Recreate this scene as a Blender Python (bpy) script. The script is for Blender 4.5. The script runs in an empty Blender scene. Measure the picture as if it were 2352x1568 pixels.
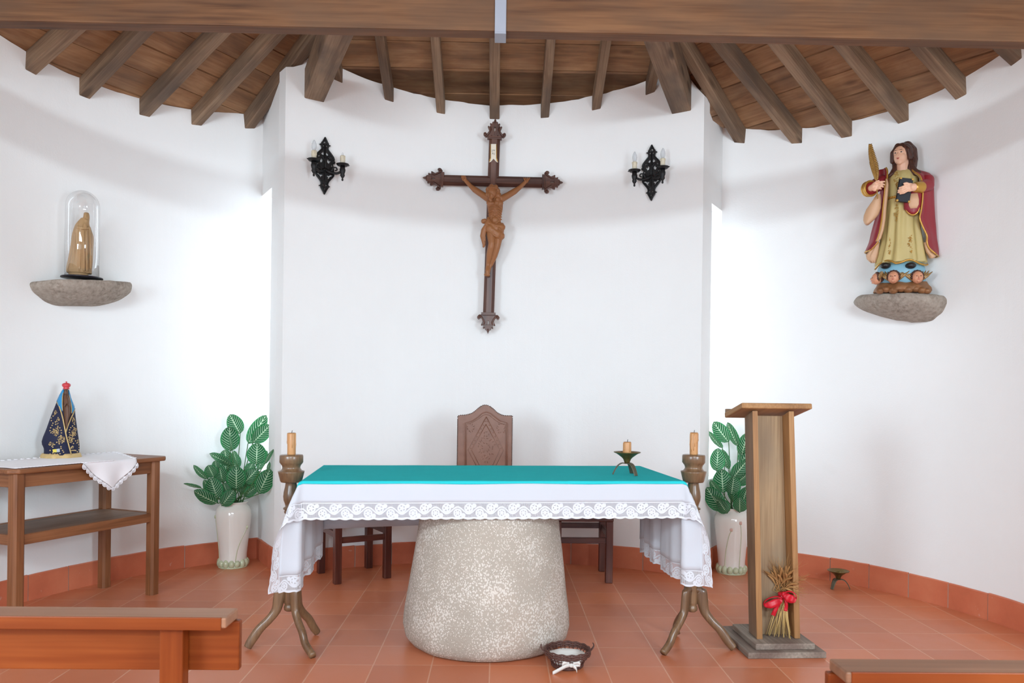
import bpy, bmesh, math, random
from math import sin, cos, pi, sqrt, atan2, radians
from mathutils import Vector, Matrix, noise
from mathutils.geometry import tessellate_polygon
random.seed(7)
SC = bpy.context.scene
COL = SC.collection

# ------------------------------------------------------------------ camera
F_PX, CX, CY, EYE = 1794.0, 1176.0, 904.4, 1.45      # focal length (px of the 2352 frame), optical axis, eye height
YAW, ROLL = math.atan(31.5/1794.0), 0.0125
cam_d = bpy.data.cameras.new('camera')
cam_d.sensor_width = 36.0
cam_d.lens = 36.0*F_PX/2352.0
cam_d.shift_y = (CY-784.0)/2352.0
cam_d.dof.use_dof = True
cam_d.dof.focus_distance = 5.6
cam_d.dof.aperture_fstop = 7.0
cam = bpy.data.objects.new('camera', cam_d)
COL.objects.link(cam)
cam.matrix_world = (Matrix.Translation((0, 0, EYE)) @ Matrix.Rotation(-YAW, 4, 'Z')
                    @ Matrix.Rotation(pi/2, 4, 'X') @ Matrix.Rotation(ROLL, 4, 'Z'))
SC.camera = cam

# ------------------------------------------------------------------ exposure, daylight
SC.view_settings.view_transform = 'Standard'
SC.view_settings.look = 'None'
SC.view_settings.exposure = 0.0
SC.view_settings.gamma = 1.0
SC.view_settings.use_curve_mapping = False
w = bpy.data.worlds.new('sky'); SC.world = w; w.use_nodes = True
wb = w.node_tree.nodes['Background']
wb.inputs[0].default_value = (0.86, 0.93, 1.0, 1); wb.inputs[1].default_value = 2.2

def area(name, loc, direction, sx, sy, power, color, spread=180):
    d = bpy.data.lights.new(name, 'AREA'); d.shape = 'RECTANGLE'
    d.size, d.size_y, d.energy, d.color = sx, sy, power, color; d.spread = radians(spread)
    o = bpy.data.objects.new(name, d); COL.objects.link(o)
    o.location = loc
    o.rotation_euler = Vector(direction).to_track_quat('-Z', 'Y').to_euler()
    return o
DAY = (0.68, 0.865, 1.0)
# daylight: a wide high window and an open door in the wall behind the camera, two slits beside the apse; the two side lamps are added fill, no windows there
area('daylight_high_window', (0.0, -4.35, 4.15), (0, 1, -0.08), 3.0, 0.36, 282, (0.78, 0.915, 1.0))
area('daylight_door', (0.0, -4.35, 1.45), (0, 1, -0.06), 3.0, 2.4, 5.5, (0.50, 0.78, 1.0), 56)
area('fill_side_left', (-3.28, 0.3, 1.9), (1, 0.8, -0.35), 2.2, 1.4, 262, (0.715, 0.885, 1.0))
area('fill_side_right', (3.28, 0.3, 1.9), (-1, 0.8, -0.35), 2.2, 1.4, 262, (0.715, 0.885, 1.0))
area('daylight_slit_left', (-1.62, 6.80, 1.95), (-0.87, -0.49, 0), 0.34, 2.3, 11, DAY)
area('daylight_slit_right', (1.50, 6.80, 1.95), (0.87, -0.49, 0), 0.34, 2.3, 11, DAY)

# ------------------------------------------------------------------ helpers: where a point of the photograph lies in the chapel
def ray(px, py):
    u, v = px-CX, py-CY
    c, s = cos(ROLL), sin(ROLL)
    x, y = u*c+v*s, -u*s+v*c
    X, Z = x/F_PX, -y/F_PX
    cw, sw = cos(YAW), sin(YAW)
    return Vector((X*cw+sw, -X*sw+cw, Z))
def atz(px, py, z=0.0):
    r = ray(px, py); return Vector((0, 0, EYE))+r*((z-EYE)/r.z)
def aty(px, py, y):
    r = ray(px, py); return Vector((0, 0, EYE))+r*(y/r.y)
def atplane(px, py, a, b, c):                     # z = a x + b y + c
    r = ray(px, py)
    return Vector((0, 0, EYE))+r*((c-EYE)/(r.z-a*r.x-b*r.y))
def atarc(px, py, arc):
    a, b, R = arc; r = ray(px, py)
    A = r.x*r.x+r.y*r.y; B = -2*(r.x*a+r.y*b); C = a*a+b*b-R*R
    return Vector((0, 0, EYE))+r*((-B+sqrt(B*B-4*A*C))/(2*A))
class Front:
    """upright plane through a point (facing the nave, or square to a given direction): gives local (x, z) of a point of the photograph"""
    def __init__(self, base, d=None):
        self.o = Vector(base)
        d = Vector((self.o.x, self.o.y, 0)).normalized() if d is None else Vector(d).normalized()
        self.n = d; self.right = Vector((d.y, -d.x, 0))
        self.rz = atan2(self.right.y, self.right.x)
    def __call__(self, px, py):
        r = ray(px, py); e = Vector((0, 0, EYE))
        t = (self.o-e).dot(self.n)/r.dot(self.n)
        p = e+r*t-self.o
        return (p.dot(self.right), p.z)

# ------------------------------------------------------------------ mesh builder
class MB:
    def __init__(self):
        self.v, self.f, self.g, self.uv, self.mi, self.sm = [], [], [], [], [], []
    def add(self, verts, faces, g=None, uv=None, mi=0, smooth=False):
        n = len(self.v)
        self.v += [tuple(x) for x in verts]
        self.g += [tuple(x) for x in (g if g is not None else verts)]
        self.uv += list(uv) if uv is not None else [(0.0, 0.0)]*len(verts)
        for q in faces:
            self.f.append([n+i for i in q]); self.mi.append(mi); self.sm.append(smooth)
        return self
    def box(self, c, s, rot=None, top=None, mi=0, grain=None):
        """box at c of size s; top=(sx,sy) scales the upper face"""
        hx, hy, hz = s[0]/2, s[1]/2, s[2]/2
        tx, ty = top or (1, 1)
        P = [(-hx, -hy, -hz), (hx, -hy, -hz), (hx, hy, -hz), (-hx, hy, -hz),
             (-hx*tx, -hy*ty, hz), (hx*tx, -hy*ty, hz), (hx*tx, hy*ty, hz), (-hx*tx, hy*ty, hz)]
        ax = grain if grain is not None else max(range(3), key=lambda i: s[i])
        off = random.uniform(0, 40)
        G = [(p[ax]+off, p[(ax+1) % 3]+off*.37, p[(ax+2) % 3]+off*.73) for p in P]
        M = Matrix.Identity(3)
        if rot is not None: M = rot if isinstance(rot, Matrix) else Matrix.Rotation(rot, 3, 'Z')
        V = [M @ Vector(p)+Vector(c) for p in P]
        return self.add(V, [(0, 3, 2, 1), (4, 5, 6, 7), (0, 1, 5, 4), (1, 2, 6, 5), (2, 3, 7, 6), (3, 0, 4, 7)], G, mi=mi)
    def bar(self, a, b, wd, ht, up=(0, 0, 1), mi=0, chamfer=0):
        a, b = Vector(a), Vector(b); d = (b-a); L = d.length; d.normalize()
        x = d.cross(Vector(up)).normalized(); z = x.cross(d).normalized()
        hw, hh = wd/2, ht/2
        c = chamfer
        if c: sec = [(-hw, -hh+c), (-hw+c, -hh), (hw-c, -hh), (hw, -hh+c), (hw, hh-c), (hw-c, hh), (-hw+c, hh), (-hw, hh-c)]
        else: sec = [(-hw, -hh), (hw, -hh), (hw, hh), (-hw, hh)]
        off = random.uniform(0, 40); n = len(sec)
        V = [a+x*p+z*q for p, q in sec]+[b+x*p+z*q for p, q in sec]
        G = [(off, p+off*.37, q+off*.73) for p, q in sec]+[(L+off, p+off*.37, q+off*.73) for p, q in sec]
        Fs = [tuple(range(n-1, -1, -1))[::-1], tuple(range(2*n-1, n-1, -1))]+[(i, n+i, n+(i+1) % n, (i+1) % n) for i in range(n)]
        return self.add(V, Fs, G, mi=mi)
    def lathe(self, prof, c=(0, 0, 0), n=24, M=None, mi=0, lobes=None, smooth=True):
        V, G, UV = [], [], []; off = random.uniform(0, 40)
        M = M or Matrix.Identity(3)
        for j, (r, z) in enumerate(prof):
            for i in range(n):
                t = 2*pi*i/n; rr = r
                if lobes: rr = r*(1+lobes[1]*cos(lobes[0]*t))
                V.append(M @ Vector((rr*cos(t), rr*sin(t), z))+Vector(c))
                G.append((z+off, rr*cos(t)+off*.37, rr*sin(t)+off*.73)); UV.append((i/n, j/len(prof)))
        Fs = [(j*n+i, j*n+(i+1) % n, (j+1)*n+(i+1) % n, (j+1)*n+i) for j in range(len(prof)-1) for i in range(n)]
        if prof[0][0] > 1e-6: Fs.append(tuple(range(n-1, -1, -1)))
        if prof[-1][0] > 1e-6: Fs.append(tuple((len(prof)-1)*n+i for i in range(n)))
        return self.add(V, Fs, G, UV, mi, smooth)
    def loft(self, rings, caps=True, mi=0, smooth=True, closed=True):
        n = len(rings[0]); V = [p for r in rings for p in r]
        UV = [(i/max(1, n-1), j/max(1, len(rings)-1)) for j in range(len(rings)) for i in range(n)]
        m = n if closed else n-1
        Fs = [(j*n+i, j*n+(i+1) % n, (j+1)*n+(i+1) % n, (j+1)*n+i) for j in range(len(rings)-1) for i in range(m)]
        if caps and closed: Fs += [tuple(range(n-1, -1, -1)), tuple((len(rings)-1)*n+i for i in range(n))]
        off = random.uniform(0, 20)
        return self.add(V, Fs, [(p[2]+off, p[0]+off, p[1]) for p in V], UV, mi, smooth)
    def tube(self, pts, rad, n=8, mi=0, caps=True, flat=1.0, up=None):
        """round (or flattened) tube along a polyline; rad one number or one per point"""
        P = [Vector(p) for p in pts]
        R = rad if isinstance(rad, (list, tuple)) else [rad]*len(P)
        rings, L, G = [], 0, []
        T0 = (P[1]-P[0]).normalized()
        N = Vector(up) if up else (Vector((0, 0, 1)) if abs(T0.z) < .9 else Vector((1, 0, 0)))
        N = (N-T0*N.dot(T0)).normalized(); off = random.uniform(0, 40)
        for i, p in enumerate(P):
            T = (P[min(i+1, len(P)-1)]-P[max(i-1, 0)])
            T = T.normalized() if T.length > 1e-9 else T0
            N = N-T*N.dot(T); N = N.normalized() if N.length > 1e-6 else T.orthogonal().normalized()
            B = T.cross(N)
            if i: L += (P[i]-P[i-1]).length
            rings.append([p+(N*cos(2*pi*k/n)*flat+B*sin(2*pi*k/n))*R[i] for k in range(n)])
            G += [(L+off, R[i]*cos(2*pi*k/n)+off*.37, R[i]*sin(2*pi*k/n)+off*.7) for k in range(n)]
        V = [q for r in rings for q in r]
        Fs = [(j*n+i, j*n+(i+1) % n, (j+1)*n+(i+1) % n, (j+1)*n+i) for j in range(len(P)-1) for i in range(n)]
        if caps: Fs += [tuple(range(n-1, -1, -1)), tuple((len(P)-1)*n+i for i in range(n))]
        return self.add(V, Fs, G, mi=mi, smooth=True)
    def ell(self, c, s, M=None, n=14, m=9, mi=0):
        M = M or Matrix.Identity(3); V = []
        for j in range(m+1):
            a = -pi/2+pi*j/m
            for i in range(n):
                t = 2*pi*i/n
                V.append(M @ Vector((s[0]*cos(a)*cos(t), s[1]*cos(a)*sin(t), s[2]*sin(a)))+Vector(c))
        Fs = [(j*n+i, j*n+(i+1) % n, (j+1)*n+(i+1) % n, (j+1)*n+i) for j in range(m) for i in range(n)]
        return self.add(V, Fs, mi=mi, smooth=True)
    def cap(self, a, b, ra, rb, n=12, mi=0):
        """tapered capsule"""
        a, b = Vector(a), Vector(b); d = b-a; L = d.length or 1e-6; d = d/L
        pts, rad = [], []
        for k in (0.02, .3, .6, .85): 
            pts.append(a-d*ra*(1-k)*1.0); rad.append(ra*sqrt(max(0.0, 1-(1-k)**2)))
        pts.append(a); rad.append(ra); pts.append(b); rad.append(rb)
        for k in (.85, .6, .3, .02):
            pts.append(b+d*rb*(1-k)); rad.append(rb*sqrt(max(0.0, 1-(1-k)**2)))
        return self.tube(pts, rad, n, mi)
    def prism(self, outline, th, holes=(), M=None, o=(0, 0, 0), mi=0):
        """outline in (x, z), extruded from y=0 (front) to y=th (back), with holes"""
        loops = [[Vector((x, z, 0)) for x, z in outline]]+[[Vector((x, z, 0)) for x, z in h] for h in holes]
        tris = tessellate_polygon(loops)
        flat = [p for l in loops for p in l]; n = len(flat)
        M = M or Matrix.Identity(3); O = Vector(o)
        V = [M @ Vector((p.x, 0, p.y))+O for p in flat]+[M @ Vector((p.x, th, p.y))+O for p in flat]
        Fs = [t for t in tris]+[tuple(n+i for i in reversed(t)) for t in tris]
        b = 0
        for l in loops:
            m = len(l); Fs += [(b+i, b+(i+1) % m, n+b+(i+1) % m, n+b+i) for i in range(m)]; b += m
        off = random.uniform(0, 30)
        return self.add(V, Fs, [(p.y+off, p.x+off*.3, 0) for p in flat]+[(p.y+off, p.x+off*.3, th) for p in flat], mi=mi)
    def sheet(self, fn, nu, nv, mi=0, smooth=True, uvs=(1, 1)):
        """surface fn(u, v) -> point (u, v in 0..1)"""
        V = [fn(i/nu, j/nv) for j in range(nv+1) for i in range(nu+1)]
        UV = [(i/nu*uvs[0], j/nv*uvs[1]) for j in range(nv+1) for i in range(nu+1)]
        Fs = [(j*(nu+1)+i, j*(nu+1)+i+1, (j+1)*(nu+1)+i+1, (j+1)*(nu+1)+i) for j in range(nv) for i in range(nu)]
        return self.add(V, Fs, None, UV, mi, smooth)
    def wbuild(self, name, mat, parent, **k):
        """verts given in chapel coordinates, parent an unrotated thing"""
        L = parent.location; self.v = [(a-L.x, b-L.y, c-L.z) for a, b, c in self.v]
        return self.build(name, mat, parent, **k)
    def build(self, name, mat, parent=None, bevel=0, loc=None, solid=0, remesh=0, smooth_it=0, sub=0, label=None, kind=None):
        me = bpy.data.meshes.new(name)
        me.from_pydata(self.v, [], self.f)
        for m in (mat if isinstance(mat, (list, tuple)) else [mat]): me.materials.append(m)
        me.polygons.foreach_set('material_index', self.mi)
        me.polygons.foreach_set('use_smooth', self.sm)
        at = me.attributes.new('gc', 'FLOAT_VECTOR', 'POINT')
        at.data.foreach_set('vector', [c for g in self.g for c in g])
        ul = me.uv_layers.new(name='UVMap')
        ul.data.foreach_set('uv', [c for l in me.loops for c in self.uv[l.vertex_index]])
        bm = bmesh.new(); bm.from_mesh(me)
        bmesh.ops.recalc_face_normals(bm, faces=bm.faces); bm.to_mesh(me); bm.free()
        o = bpy.data.objects.new(name, me); COL.objects.link(o)
        if loc is not None: o.location = loc
        if parent is not None: o.parent = parent
        if remesh:
            m = o.modifiers.new('r', 'REMESH'); m.mode = 'VOXEL'; m.voxel_size = remesh; m.use_smooth_shade = True
        if smooth_it:
            m = o.modifiers.new('s', 'SMOOTH'); m.iterations = smooth_it; m.factor = .5
        if solid:
            m = o.modifiers.new('t', 'SOLIDIFY'); m.thickness = solid; m.offset = 0
        if sub:
            m = o.modifiers.new('u', 'SUBSURF'); m.levels = m.render_levels = sub
        if bevel:
            m = o.modifiers.new('b', 'BEVEL'); m.width = bevel; m.segments = 2; m.limit_method = 'ANGLE'; m.angle_limit = radians(40)
        if label: o['label'] = label
        if kind: o['kind'] = kind
        if remesh:                                   # keep the result as a plain mesh
            dg = bpy.context.evaluated_depsgraph_get(); dg.update()
            nm = bpy.data.meshes.new_from_object(o.evaluated_get(dg)); o.modifiers.clear()
            old = o.data; o.data = nm; bpy.data.meshes.remove(old); nm.name = name
        return o

def tag(o, label, cat, group=None, kind=None):
    o['label'] = label; o['category'] = cat
    if group: o['group'] = group
    if kind: o['kind'] = kind
    return o
def thing(name, label, cat, loc=(0, 0, 0), rz=0.0, group=None):
    o = bpy.data.objects.new(name, None); COL.objects.link(o); o.empty_display_size = .1
    o.location = loc; o.rotation_euler = (0, 0, rz)
    return tag(o, label, cat, group)
def copy_tree(o, parent=None):
    c = o.copy(); COL.objects.link(c)
    if parent is not None: c.parent = parent
    for ch in list(o.children): copy_tree(ch, c)
    return c
def smooth_line(pts, k=6):
    """Catmull-Rom through points of any dimension"""
    P = [Vector(p) for p in pts]; out = []
    for i in range(len(P)-1):
        a, b, c, d = P[max(i-1, 0)], P[i], P[i+1], P[min(i+2, len(P)-1)]
        for j in range(k):
            t = j/k
            out.append(.5*((2*b)+(c-a)*t+(2*a-5*b+4*c-d)*t*t+(3*b-a-3*c+d)*t**3))
    out.append(P[-1]); return out
def interp(tab, x):
    """piecewise-linear table [(x, v...)]"""
    if x <= tab[0][0]: return tab[0][1:] 
    for a, b in zip(tab, tab[1:]):
        if x <= b[0]:
            t = (x-a[0])/(b[0]-a[0]); return tuple(p+(q-p)*t for p, q in zip(a[1:], b[1:]))
    return tab[-1][1:]
def nz(x, y=0.0, z=0.0): return noise.noise(Vector((x, y, z)))
# ------------------------------------------------------------------ materials
def srgb(r, g, b):
    f = lambda c: (c/255/12.92) if c/255 <= .04045 else ((c/255+.055)/1.055)**2.4
    return (f(r), f(g), f(b), 1)
class NT:
    def __init__(self, name):
        self.m = bpy.data.materials.new(name); self.m.use_nodes = True
        self.t = self.m.node_tree; self.b = self.t.nodes['Principled BSDF']; self.out = self.t.nodes['Material Output']
    def n(self, typ, **kw):
        x = self.t.nodes.new(typ)
        for k, v in kw.items():
            if k.startswith('i_'): x.inputs[k[2:].replace('_', ' ')].default_value = v
            else: setattr(x, k, v)
        return x
    def l(self, a, b): self.t.links.new(a, b)
    def math(self, op, a, b=None, c=None, clamp=False):
        x = self.t.nodes.new('ShaderNodeMath'); x.operation = op; x.use_clamp = clamp
        for i, q in enumerate((a, b, c)):
            if q is None: continue
            if isinstance(q, (int, float)): x.inputs[i].default_value = q
            else: self.l(q, x.inputs[i])
        return x.outputs[0]
    def mix(self, fac, a, b):
        x = self.t.nodes.new('ShaderNodeMix'); x.data_type = 'RGBA'
        for s, q in ((x.inputs[0], fac), (x.inputs[6], a), (x.inputs[7], b)):
            if isinstance(q, (int, float, tuple)): s.default_value = q
            else: self.l(q, s)
        return x.outputs[2]
    def ramp(self, fac, stops):
        x = self.t.nodes.new('ShaderNodeValToRGB'); e = x.color_ramp.elements
        e[0].position, e[0].color = stops[0]; e[1].position, e[1].color = stops[-1]
        for p, c in stops[1:-1]:
            q = e.new(p); q.color = c
        self.l(fac, x.inputs[0]); return x.outputs[0]
    def noise(self, vec, scale, detail=3, rough=.5, dist=0):
        x = self.n('ShaderNodeTexNoise'); x.inputs['Scale'].default_value = scale; x.inputs['Detail'].default_value = detail
        x.inputs['Roughness'].default_value = rough; x.inputs['Distortion'].default_value = dist
        if vec is not None: self.l(vec, x.inputs['Vector'])
        return x.outputs[0]
    def attr(self, name='gc'):
        x = self.n('ShaderNodeAttribute'); x.attribute_name = name; return x.outputs['Vector']
    def scale(self, vec, s):
        x = self.n('ShaderNodeVectorMath', operation='MULTIPLY'); self.l(vec, x.inputs[0]); x.inputs[1].default_value = s; return x.outputs[0]
    def coord(self, which='Object'):
        return self.n('ShaderNodeTexCoord').outputs[which]
    def sep(self, vec):
        x = self.n('ShaderNodeSeparateXYZ'); self.l(vec, x.inputs[0]); return x.outputs
    def bump(self, h, strength=.3, dist=.01):
        x = self.n('ShaderNodeBump'); x.inputs['Strength'].default_value = strength; x.inputs['Distance'].default_value = dist
        self.l(h, x.inputs['Height']); self.l(x.outputs[0], self.b.inputs['Normal'])
    def base(self, c, rough=.6, metal=0, spec=None):
        if isinstance(c, tuple): self.b.inputs['Base Color'].default_value = c
        else: self.l(c, self.b.inputs['Base Color'])
        if isinstance(rough, (int, float)): self.b.inputs['Roughness'].default_value = rough
        else: self.l(rough, self.b.inputs['Roughness'])
        self.b.inputs['Metallic'].default_value = metal
        if spec is not None: self.b.inputs['Specular IOR Level'].default_value = spec
        return self.m

def plain(name, c, rough=.6, metal=0, var=.12, scale=12, bump=0, spec=None):
    """colour with a little uneven tone"""
    t = NT(name); n = t.noise(t.coord('Object'), scale, 4)
    d = tuple(x*(1-var) for x in c[:3])+(1,); e = tuple(min(1, x*(1+var)) for x in c[:3])+(1,)
    m = t.base(t.mix(n, d, e), rough, metal, spec)
    if bump: t.bump(t.noise(t.coord('Object'), scale*4, 3), bump, .01)
    return m
def wood(name, dark, mid, light, rough=.5, ring=9, knots=True, fine=1.0, bump=.15, grey=None, spec=.4):
    """wood with its grain along the first axis of the 'gc' attribute"""
    t = NT(name); g = t.attr()
    a = t.noise(t.scale(g, (1.1, ring, ring)), 1.0, 3, .55, .6)
    b = t.noise(t.scale(g, (3.0*fine, 90*fine, 90*fine)), 1.0, 2)
    s = t.math('ADD', t.math('MULTIPLY', a, .68), t.math('MULTIPLY', b, .42))
    c = t.ramp(s, [(.32, dark), (.5, mid), (.68, light)])
    if knots:
        v = t.n('ShaderNodeTexVoronoi'); t.l(t.scale(g, (1.6, 5.2, 5.2)), v.inputs['Vector']); v.inputs['Scale'].default_value = 1
        k = t.ramp(v.outputs['Distance'], [(.10, (1, 1, 1, 1)), (.19, (0, 0, 0, 1))])
        c = t.mix(t.math('MULTIPLY', k, .75), c, tuple(x*.45 for x in dark[:3])+(1,))
    if grey is not None:
        p = t.ramp(t.noise(t.scale(g, (1.5, 4, 4)), 1.3, 3), [(.42, (0, 0, 0, 1)), (.7, (1, 1, 1, 1))])
        c = t.mix(t.math('MULTIPLY', p, .8), c, grey)
    m = t.base(c, rough, 0, spec); t.bump(s, bump, .004); return m

def mk_plaster():
    t = NT('white_plaster'); o = t.coord('Object')
    c = t.mix(t.noise(o, 1.3, 5, .6), srgb(238, 238, 237), srgb(246, 246, 245))
    v = t.noise(o, 3.0, 4); k = t.ramp(v, [(.70, (0, 0, 0, 1)), (.78, (1, 1, 1, 1))])
    c = t.mix(t.math('MULTIPLY', k, .05), c, srgb(190, 180, 168))
    m = t.base(c, .85, 0, .2); t.bump(t.math('ADD', t.noise(o, 7, 3), t.math('MULTIPLY', t.noise(o, 90, 2), .25)), .12, .02); return m
def mk_floor():
    t = NT('terracotta_floor'); s = t.sep(t.coord('Object'))
    P, G = .3095, .009
    u = t.math('DIVIDE', t.math('ADD', s[0], .956+P*20), P); v = t.math('DIVIDE', t.math('ADD', s[1], -4.14+P*40), .3102)
    fu, fv = t.math('FRACT', u), t.math('FRACT', v)
    eu = t.math('MINIMUM', fu, t.math('SUBTRACT', 1, fu)); ev = t.math('MINIMUM', fv, t.math('SUBTRACT', 1, fv))
    wob = t.math('MULTIPLY', t.noise(t.coord('Object'), 9, 3), .018)
    gu = t.math('LESS_THAN', t.math('ADD', eu, t.math('SUBTRACT', .009, wob)), .0105)
    gv = t.math('LESS_THAN', t.math('ADD', ev, t.math('SUBTRACT', .009, wob)), .008)
    gr = t.math('MAXIMUM', gu, gv)
    cv = t.n('ShaderNodeCombineXYZ'); t.l(t.math('FLOOR', u), cv.inputs[0]); t.l(t.math('FLOOR', v), cv.inputs[1])
    wn = t.n('ShaderNodeTexWhiteNoise'); t.l(cv.outputs[0], wn.inputs[0])
    c = t.ramp(wn.outputs[0], [(0, srgb(190, 104, 66)), (.4, srgb(201, 112, 74)), (.75, srgb(206, 120, 82)), (1, srgb(212, 118, 72))])
    n = t.noise(t.coord('Object'), 5, 5, .6)
    c = t.mix(t.math('MULTIPLY', n, .5), c, srgb(210, 136, 100))
    sp = t.ramp(t.noise(t.coord('Object'), 26, 3), [(.70, (0, 0, 0, 1)), (.80, (1, 1, 1, 1))])
    c = t.mix(t.math('MULTIPLY', sp, .35), c, srgb(206, 160, 138))
    c = t.mix(t.math('MULTIPLY', gr, .5), c, srgb(228, 188, 160))
    m = t.base(c, t.math('ADD', .24, t.math('MULTIPLY', n, .25)), 0, .6)
    t.bump(t.math('SUBTRACT', t.math('MULTIPLY', t.noise(t.coord('Object'), 4, 2), .5), gr), .12, .004); return m
def mk_skirting():
    t = NT('terracotta_skirting'); o = t.coord('Object')
    c = t.ramp(t.noise(o, 2.2, 5, .6), [(.3, srgb(184, 98, 68)), (.5, srgb(202, 111, 79)), (.72, srgb(212, 126, 92))])
    k = t.ramp(t.noise(o, 22, 3), [(.70, (0, 0, 0, 1)), (.78, (1, 1, 1, 1))])
    c = t.mix(t.math('MULTIPLY', k, .35), c, srgb(214, 186, 172))
    m = t.base(c, .5, 0, .4); t.bump(t.noise(o, 14, 3), .15, .01); return m
def mk_boards():
    t = NT('roof_boards'); g = t.attr()
    a = t.noise(t.scale(g, (1.4, 7, 7)), 1, 4, .6, .8); b = t.noise(t.scale(g, (2.5, 60, 60)), 1, 2)
    s = t.math('ADD', t.math('MULTIPLY', a, .8), t.math('MULTIPLY', b, .25))
    c = t.ramp(s, [(.3, srgb(106, 76, 54)), (.5, srgb(146, 106, 74)), (.72, srgb(176, 136, 98))])
    p = t.ramp(t.noise(t.scale(g, (1.2, 2.6, 2.6)), 1.2, 4, .6), [(.42, (0, 0, 0, 1)), (.72, (1, 1, 1, 1))])
    c = t.mix(t.math('MULTIPLY', p, .6), c, srgb(96, 78, 66))
    v = t.n('ShaderNodeTexVoronoi'); t.l(t.scale(g, (1.7, 4.4, 4.4)), v.inputs['Vector']); v.inputs['Scale'].default_value = 1
    k = t.ramp(v.outputs['Distance'], [(.06, (1, 1, 1, 1)), (.14, (0, 0, 0, 1))])
    c = t.mix(t.math('MULTIPLY', k, .7), c, srgb(66, 38, 28))
    m = t.base(c, .7, 0, .25); t.bump(s, .2, .004); return m
def mk_speckled():
    t = NT('pecked_granite'); o = t.coord('Object')
    w_ = t.n('ShaderNodeVectorMath', operation='MULTIPLY_ADD'); nn = t.n('ShaderNodeTexNoise'); nn.inputs['Scale'].default_value = 70; t.l(o, nn.inputs['Vector'])
    t.l(nn.outputs['Color'], w_.inputs[0]); w_.inputs[1].default_value = (.016, .016, .016); t.l(o, w_.inputs[2])
    v = t.n('ShaderNodeTexVoronoi'); t.l(t.scale(w_.outputs[0], (1, 1, .75)), v.inputs['Vector']); v.inputs['Scale'].default_value = 104
    th = t.math('MULTIPLY', t.noise(o, 4, 3), .86)
    k = t.ramp(t.math('SUBTRACT', th, v.outputs['Distance']), [(.0, (0, 0, 0, 1)), (.10, (1, 1, 1, 1))])
    c = t.mix(t.noise(o, 4, 5, .6), srgb(158, 147, 134), srgb(188, 178, 166))
    c = t.mix(t.math('MULTIPLY', t.ramp(t.noise(o, 2.2, 3), [(.5, (0, 0, 0, 1)), (.75, (1, 1, 1, 1))]), .4), c, srgb(194, 168, 150))
    c = t.mix(t.math('MULTIPLY', k, .65), c, srgb(228, 222, 213))
    m = t.base(c, .85, 0, .2); t.bump(t.math('ADD', t.math('MULTIPLY', k, .4), t.noise(o, 60, 4)), .45, .01); return m
def mk_stone(name='rough_granite'):
    t = NT(name); o = t.coord('Object')
    c = t.ramp(t.noise(o, 34, 5, .7), [(.3, srgb(96, 84, 74)), (.5, srgb(158, 146, 134)), (.7, srgb(188, 176, 164))])
    c = t.mix(t.noise(o, 6, 3), c, srgb(164, 152, 140))
    m = t.base(c, .9, 0, .15); t.bump(t.noise(o, 40, 5, .7), .6, .015); return m
def lace_mask(t, u, v, pitch):
    """u along the edge in metres, v 0 (cloth) .. 1 (outer edge): openwork of scrolls and flowers on a fine net, 1 = thread"""
    a = t.math('MULTIPLY', u, 2*pi/pitch)
    wv = t.math('ADD', .5, t.math('MULTIPLY', t.math('SINE', a), .20))
    s1 = t.math('LESS_THAN', t.math('ABSOLUTE', t.math('SUBTRACT', v, wv)), .055)
    def rosette(ph, vc, r0, r1, petals):
        x = t.math('SUBTRACT', t.math('FRACT', t.math('ADD', t.math('DIVIDE', u, pitch), ph)), .5)
        x = t.math('MULTIPLY', x, pitch/.085); y = t.math('SUBTRACT', v, vc)
        r = t.math('SQRT', t.math('ADD', t.math('MULTIPLY', x, x), t.math('MULTIPLY', y, y)))
        th = t.math('ARCTAN2', y, x)
        lim = t.math('ADD', r0, t.math('MULTIPLY', t.math('COSINE', t.math('MULTIPLY', th, petals)), r1))
        full = t.math('LESS_THAN', r, lim)
        ring = t.math('LESS_THAN', t.math('ABSOLUTE', t.math('SUBTRACT', r, r0*1.55)), .05)
        return t.math('MAXIMUM', full, ring)
    s2 = rosette(.75, .66, .14, .05, 6); s3 = rosette(.25, .36, .15, .05, 5); s4 = rosette(.5, .80, .055, .03, 4); s5 = rosette(0., .22, .055, .03, 4)
    cell = .0042
    fx = t.math('SUBTRACT', t.math('FRACT', t.math('DIVIDE', u, cell)), .5)
    fy = t.math('SUBTRACT', t.math('FRACT', t.math('MULTIPLY', v, .085/cell)), .5)
    net = t.math('GREATER_THAN', t.math('MAXIMUM', t.math('ABSOLUTE', fx), t.math('ABSOLUTE', fy)), .27)
    e1 = t.math('LESS_THAN', v, .07); e2 = t.math('GREATER_THAN', v, .90)
    m = s1
    for q in (s2, s3, s4, s5, net, e1, e2): m = t.math('MAXIMUM', m, q)
    solid = s1
    for q in (s2, s3, s4, s5, e1, e2): solid = t.math('MAXIMUM', solid, q)
    return m, solid
def mk_lace(name, pitch=.118):
    t = NT(name); s = t.sep(t.coord('UV'))
    m, solid = lace_mask(t, s[0], s[1], pitch)
    t.base(t.mix(solid, srgb(196, 197, 202), srgb(212, 214, 220)), .85, 0, .1)
    tr = t.n('ShaderNodeBsdfTransparent'); mx = t.n('ShaderNodeMixShader')
    t.l(m, mx.inputs[0]); t.l(tr.outputs[0], mx.inputs[1]); t.l(t.b.outputs[0], mx.inputs[2]); t.l(mx.outputs[0], t.out.inputs[0])
    t.bump(solid, .4, .003); return t.m
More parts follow.
